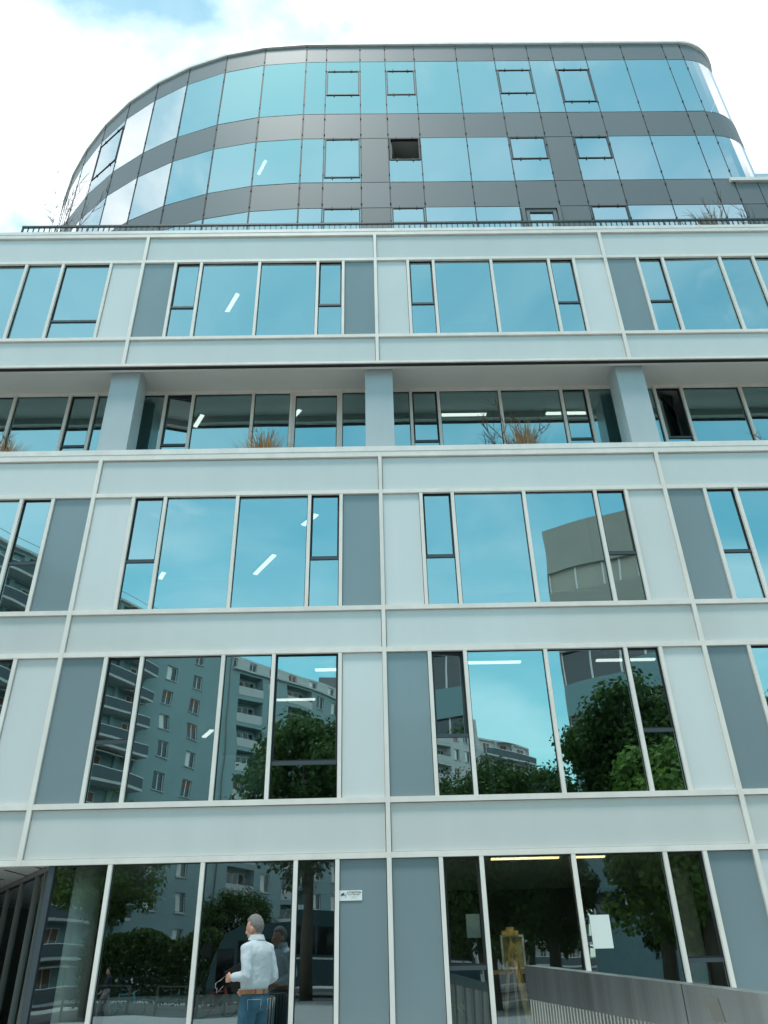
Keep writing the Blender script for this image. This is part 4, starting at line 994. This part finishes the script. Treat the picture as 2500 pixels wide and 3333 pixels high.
# trees
def tree_meshes(seed, ht, rx, rz_, zc, nclump, nleaf, leaf):
    r_ = random.Random(seed); tb = MB(); cbm = MB()
    top = Vector((r_.gauss(0,.3), r_.gauss(0,.3), zc)); tp = [Vector((0,0,-.1)), Vector((.05,.03,ht*.2)), Vector((.12,-.05,ht*.38)), top]
    tb.tube(tp, [.24,.19,.15,.07], 10)
    cl_ = []
    for k in range(nclump):
        while True:
            v = Vector((r_.uniform(-1,1), r_.uniform(-1,1), r_.uniform(-1,1)))
            if .25 < v.length < 1: break
        v = v*(.72+.28*noise.noise(v*2.2+Vector((seed,0,0)))+.1)
        c = Vector((v.x*rx, v.y*rx, zc+v.z*rz_)); cl_.append(c)
        if k % 3 == 0:
            s_ = lerp(tp[1], tp[3], r_.uniform(.3,.95)); md = lerp(s_, c, .5); md = (md[0], md[1], md[2]+.25)
            tb.tube([s_, md, lerp(s_, c, .95)], [.075,.045,.015], 6, caps=False)
    for c in cl_:
        cr = r_.uniform(.55,1.0)*rx*.30
        for j in range(nleaf):
            d = Vector((r_.gauss(0,1), r_.gauss(0,1), r_.gauss(0,.7))).normalized()*cr*r_.random()**.45; p = c+d
            nrm = (d.normalized()+Vector((r_.gauss(0,.6), r_.gauss(0,.6), r_.gauss(.5,.5)))).normalized(); a = nrm.cross(Vector((r_.gauss(0,1), r_.gauss(0,1), r_.gauss(0,1)))).normalized(); bb = nrm.cross(a)
            s_ = leaf*r_.uniform(.6,1.2); cbm.quad(p-a*s_*.5, p+bb*s_*.42, p+a*s_*.6, p-bb*s_*.42)
    return tb.mesh('trunk', ['bark']), cbm.mesh('crown', ['leaf_dark']), cbm.mesh('crown', ['leaf_light'])
T1 = tree_meshes(3, 10, 3.3, 3.6, 6.3, 80, 330, .17); T2 = tree_meshes(11, 10, 3.6, 3.2, 6.8, 80, 300, .18); T3 = tree_meshes(23, 7, 2.9, 2.9, 3.9, 80, 300, .17)
def tree(x, y, sc, tm, light, lab, rz=0., zs=1.):
    o = tag(empty('plane_tree', (x, y, 0), rz), lab, 'tree', 'trees along the street opposite'); o.scale = (sc, sc, sc*zs)
    link('trunk', tm[0], o); tag(link('crown', tm[2] if light else tm[1], o), kind='stuff')
tree(9.0,-15.5,1.06,T1,False,'large dark plane tree nearest the office, mirrored at right',.4)
tree(5.2,-19.5,.62,T2,False,'small plane tree between the large tree and the kerb',2.1)
tree(14.5,-18,1.05,T2,True,'bright green plane tree right of the large dark one',1.1)
tree(-3.0,-24.5,1.16,T2,False,'plane tree behind the coach, mirrored above the man',.2)
tree(-13.5,-30,1.0,T1,True,'light green tree before the curved balconies',3.)
tree(-20,-31,1.1,T2,False,'dark tree at the far left of the street',4.)
tree(3.6,-38,1.25,T1,False,'street tree left in the distant row',1.9)
tree(8.0,-41,1.28,T2,False,'street tree second in the distant row',5.)
tree(12.6,-44,1.35,T1,False,'street tree third in the distant row',.9)
tree(-8.5,-40,.7,T2,False,'low round tree behind the iron fence',2.7,.85)
for x, y, sc, rz, lab in ((3.4,-16.5,.95,3.6,'low dense tree in line with the easel'),(9.4,-13.0,1.15,.7,'low bright green tree below the large plane tree'),(10.6,-16.8,1.0,5.5,'low dense tree beside the ramp at far right'),(1.0,-21,.8,2.,'low dense tree at the kerb beside the coach'),(13.5,-14.5,.95,4.4,'low dense tree at the right end of the row'),(6.2,-20.5,1.05,1.2,'low dense tree at the back of the row')):
    tree(x, y, sc, T3, 'bright' in lab, lab, rz)
# clipped hedge and iron fence
hg = tag(empty('hedge', (-10.5,-37.6,0)), 'dark clipped hedge behind the iron fence', 'hedge')
b = MB(); hr = random.Random(5)
for k in range(15000):
    p = Vector((hr.uniform(-6,6), hr.gauss(0,.5), 0)); p.z = hr.random()**.6*(3.4+.7*noise.noise(Vector((p.x*.5,0,0)))); a = Vector((hr.gauss(0,1),hr.gauss(0,1),hr.gauss(0,1))).normalized(); n_ = Vector((hr.gauss(0,1),1,hr.gauss(.4,1))).normalized(); bb = n_.cross(a).normalized(); s_ = .2
    b.quad(p-a*s_*.5, p+bb*s_*.4, p+a*s_*.6, p-bb*s_*.4)
tag(b.build('foliage', 'leaf_dark', hg), kind='stuff')
b = MB()
for k in range(9): b.tube([(-5.6+k*1.4,0,0),(-5.5+k*1.4,.05,2.6)], [.05,.02], 5)
b.build('stems', 'bark', hg)
fn = tag(empty('iron_fence', (-10.5,-36.8,0)), 'low iron fence in front of the clipped hedge', 'fence')
bx('top_rail', -6, 6, -.02, .02, 1.25, 1.29, 'rail_paint', fn); bx('bottom_rail', -6, 6, -.02, .02, .15, .19, 'rail_paint', fn)
me = bmesh_box(.02, .02, 1.4, ['rail_paint'])
for k in range(81): link('picket', me, fn, (-6+k*.15, .03, .72))
# pedestrian barrier along the kerb
for k in range(5):
    x = -15.5+k*2.6
    o = tag(empty('pavement_barrier', (x, -23, 0)), 'brown metal kerbside barrier number %s from the left' % ('one','two','three','four','five')[k], 'barrier', 'kerbside barriers')
    for sx in (-.8, .8): bx('post', sx-.04, sx+.04, -.04, .04, 0, .95, 'bark', o)
    bx('top_bar', -.8, .8, -.03, .03, .951, 1.0, 'bark', o); bx('middle_bar', -.759, .759, -.02, .02, .5, .54, 'bark', o)
# coach
co = tag(empty('coach', (-1.6,-30.5,-.15)), 'teal touring coach with dark windows parked across the street', 'coach')
b = MB(); prof = [(-6.15,.45),(-6.25,1.2),(-6.05,2.2),(-5.5,3.2),(-4.7,3.62),(5.8,3.62),(6.0,3.4),(6.05,.45)]
n = len(prof); b.v += [(x, 1.25, z) for x, z in prof]+[(x, -1.25, z) for x, z in prof]
b.face(tuple(range(n))[::-1]); b.face(tuple(range(n, 2*n)))
for i in range(n): j = (i+1) % n; b.face((i, j, n+j, n+i))
b.build('body', 'coach_paint', co)
b = MB(); b.quad((-6.27,1.15,1.25),(-6.27,-1.15,1.25),(-6.07,-1.15,2.25),(-6.07,1.15,2.25)); b.quad((-6.07,1.15,2.25),(-6.07,-1.15,2.25),(-5.55,-1.1,3.15),(-5.55,1.1,3.15)); b.build('windscreen', 'coach_glass', co)
for k in range(6): bx('side_window', -4.9+k*1.8, -3.18+k*1.8, 1.252, 1.27, 1.75, 2.95, 'coach_glass', co)
bx('front_door', -5.85, -5.05, 1.252, 1.268, .5, 2.6, 'coach_glass', co); bx('waist_stripe', -5, 5.9, 1.251, 1.262, 1.55, 1.63, 'win_white', co)
b = MB(); b.box(-6.5,-6.1,1.25,1.42,2.3,2.85); b.build('wing_mirror', 'rubber', co)
wm = MB(); wm.tube([(0,-.15,0),(0,.15,0)], .5, 24); wmm = wm.mesh('wheel', ['rubber']); rmm = MB(); rmm.tube([(0,.151,0),(0,.17,0)], .28, 20); rim = rmm.mesh('rim', ['steel'])
for x in (-4.0, 3.2, 4.4):
    for y in (1.12, -1.12): q = link('wheel', wmm, co, (x, y, .5)); link('rim', rim, q)
for y in (-.9, .9): bx('headlight', -6.24, -6.17, y-.15, y+.15, .75, .98, 'win_white', co)
# bicycles
def bicycle(x, y, rz, mt, lab, z=0.):
    o = tag(empty('bicycle', (x, y, z), rz), lab, 'bicycle', 'bicycles by the street')
    for wx in (-.52, .52):
        b = MB(); b.tube([(wx+.34*math.cos(a), 0, .34+.34*math.sin(a)) for a in [i*math.pi/16 for i in range(33)]], .016, 6, caps=False); wq = b.build('wheel', 'rubber', o)
        b = MB()
        for k in range(9): a = k*math.pi/9; b.tube([(wx-.33*math.cos(a),0,.34-.33*math.sin(a)),(wx+.33*math.cos(a),0,.34+.33*math.sin(a))], .003, 4)
        b.build('spokes', 'steel_bar', wq)
    b = MB()
    for a, c in (((-.52,0,.34),(-.08,0,.30)),((-.52,0,.34),(-.2,0,.78)),((-.08,0,.30),(-.22,0,.86)),((-.08,0,.30),(.36,0,.78)),((-.2,0,.78),(.34,0,.84)),((.33,0,.92),(.52,0,.34))): b.tube([a, c], .018, 8)
    b.build('frame', mt, o)
    b = MB(); b.rings([(-.24,0,.87,.13,.06),(-.23,0,.92,.13,.07)], 12); b.build('saddle', 'rubber', o)
    b = MB(); b.tube([(.28,-.28,.98),(.34,-.1,1.0),(.33,0,.93),(.34,.1,1.0),(.28,.28,.98)], .013, 6); b.build('handlebar', 'rubber', o)
bicycle(-6.2,-22.9,R(12),'red_paint','red bicycle locked by the kerb in front of the coach')
bicycle(-10.0,-24.2,R(8),'cyan_paint','light teal bicycle wheeled by the walking person',-.15)
bicycle(-13.3,-21.5,R(70),'rail_paint','dark bicycle leaning at the left kerb')
person((-10.5,-23.4,-.15), R(80), 'walking person in dark jacket and pale trousers beside a bicycle', dict(
    L=((-.170,-.01,1.42), (-.24,-.02,1.14), (-.2,.12,.92)), R=((.170,-.01,1.42), (.24,.0,1.15), (.2,.16,.95)),
    shirt='coat_dark', trousers='trouser_pale', hair='black_cloth', turn=0., nod=0., curl=.4), walk=.7)
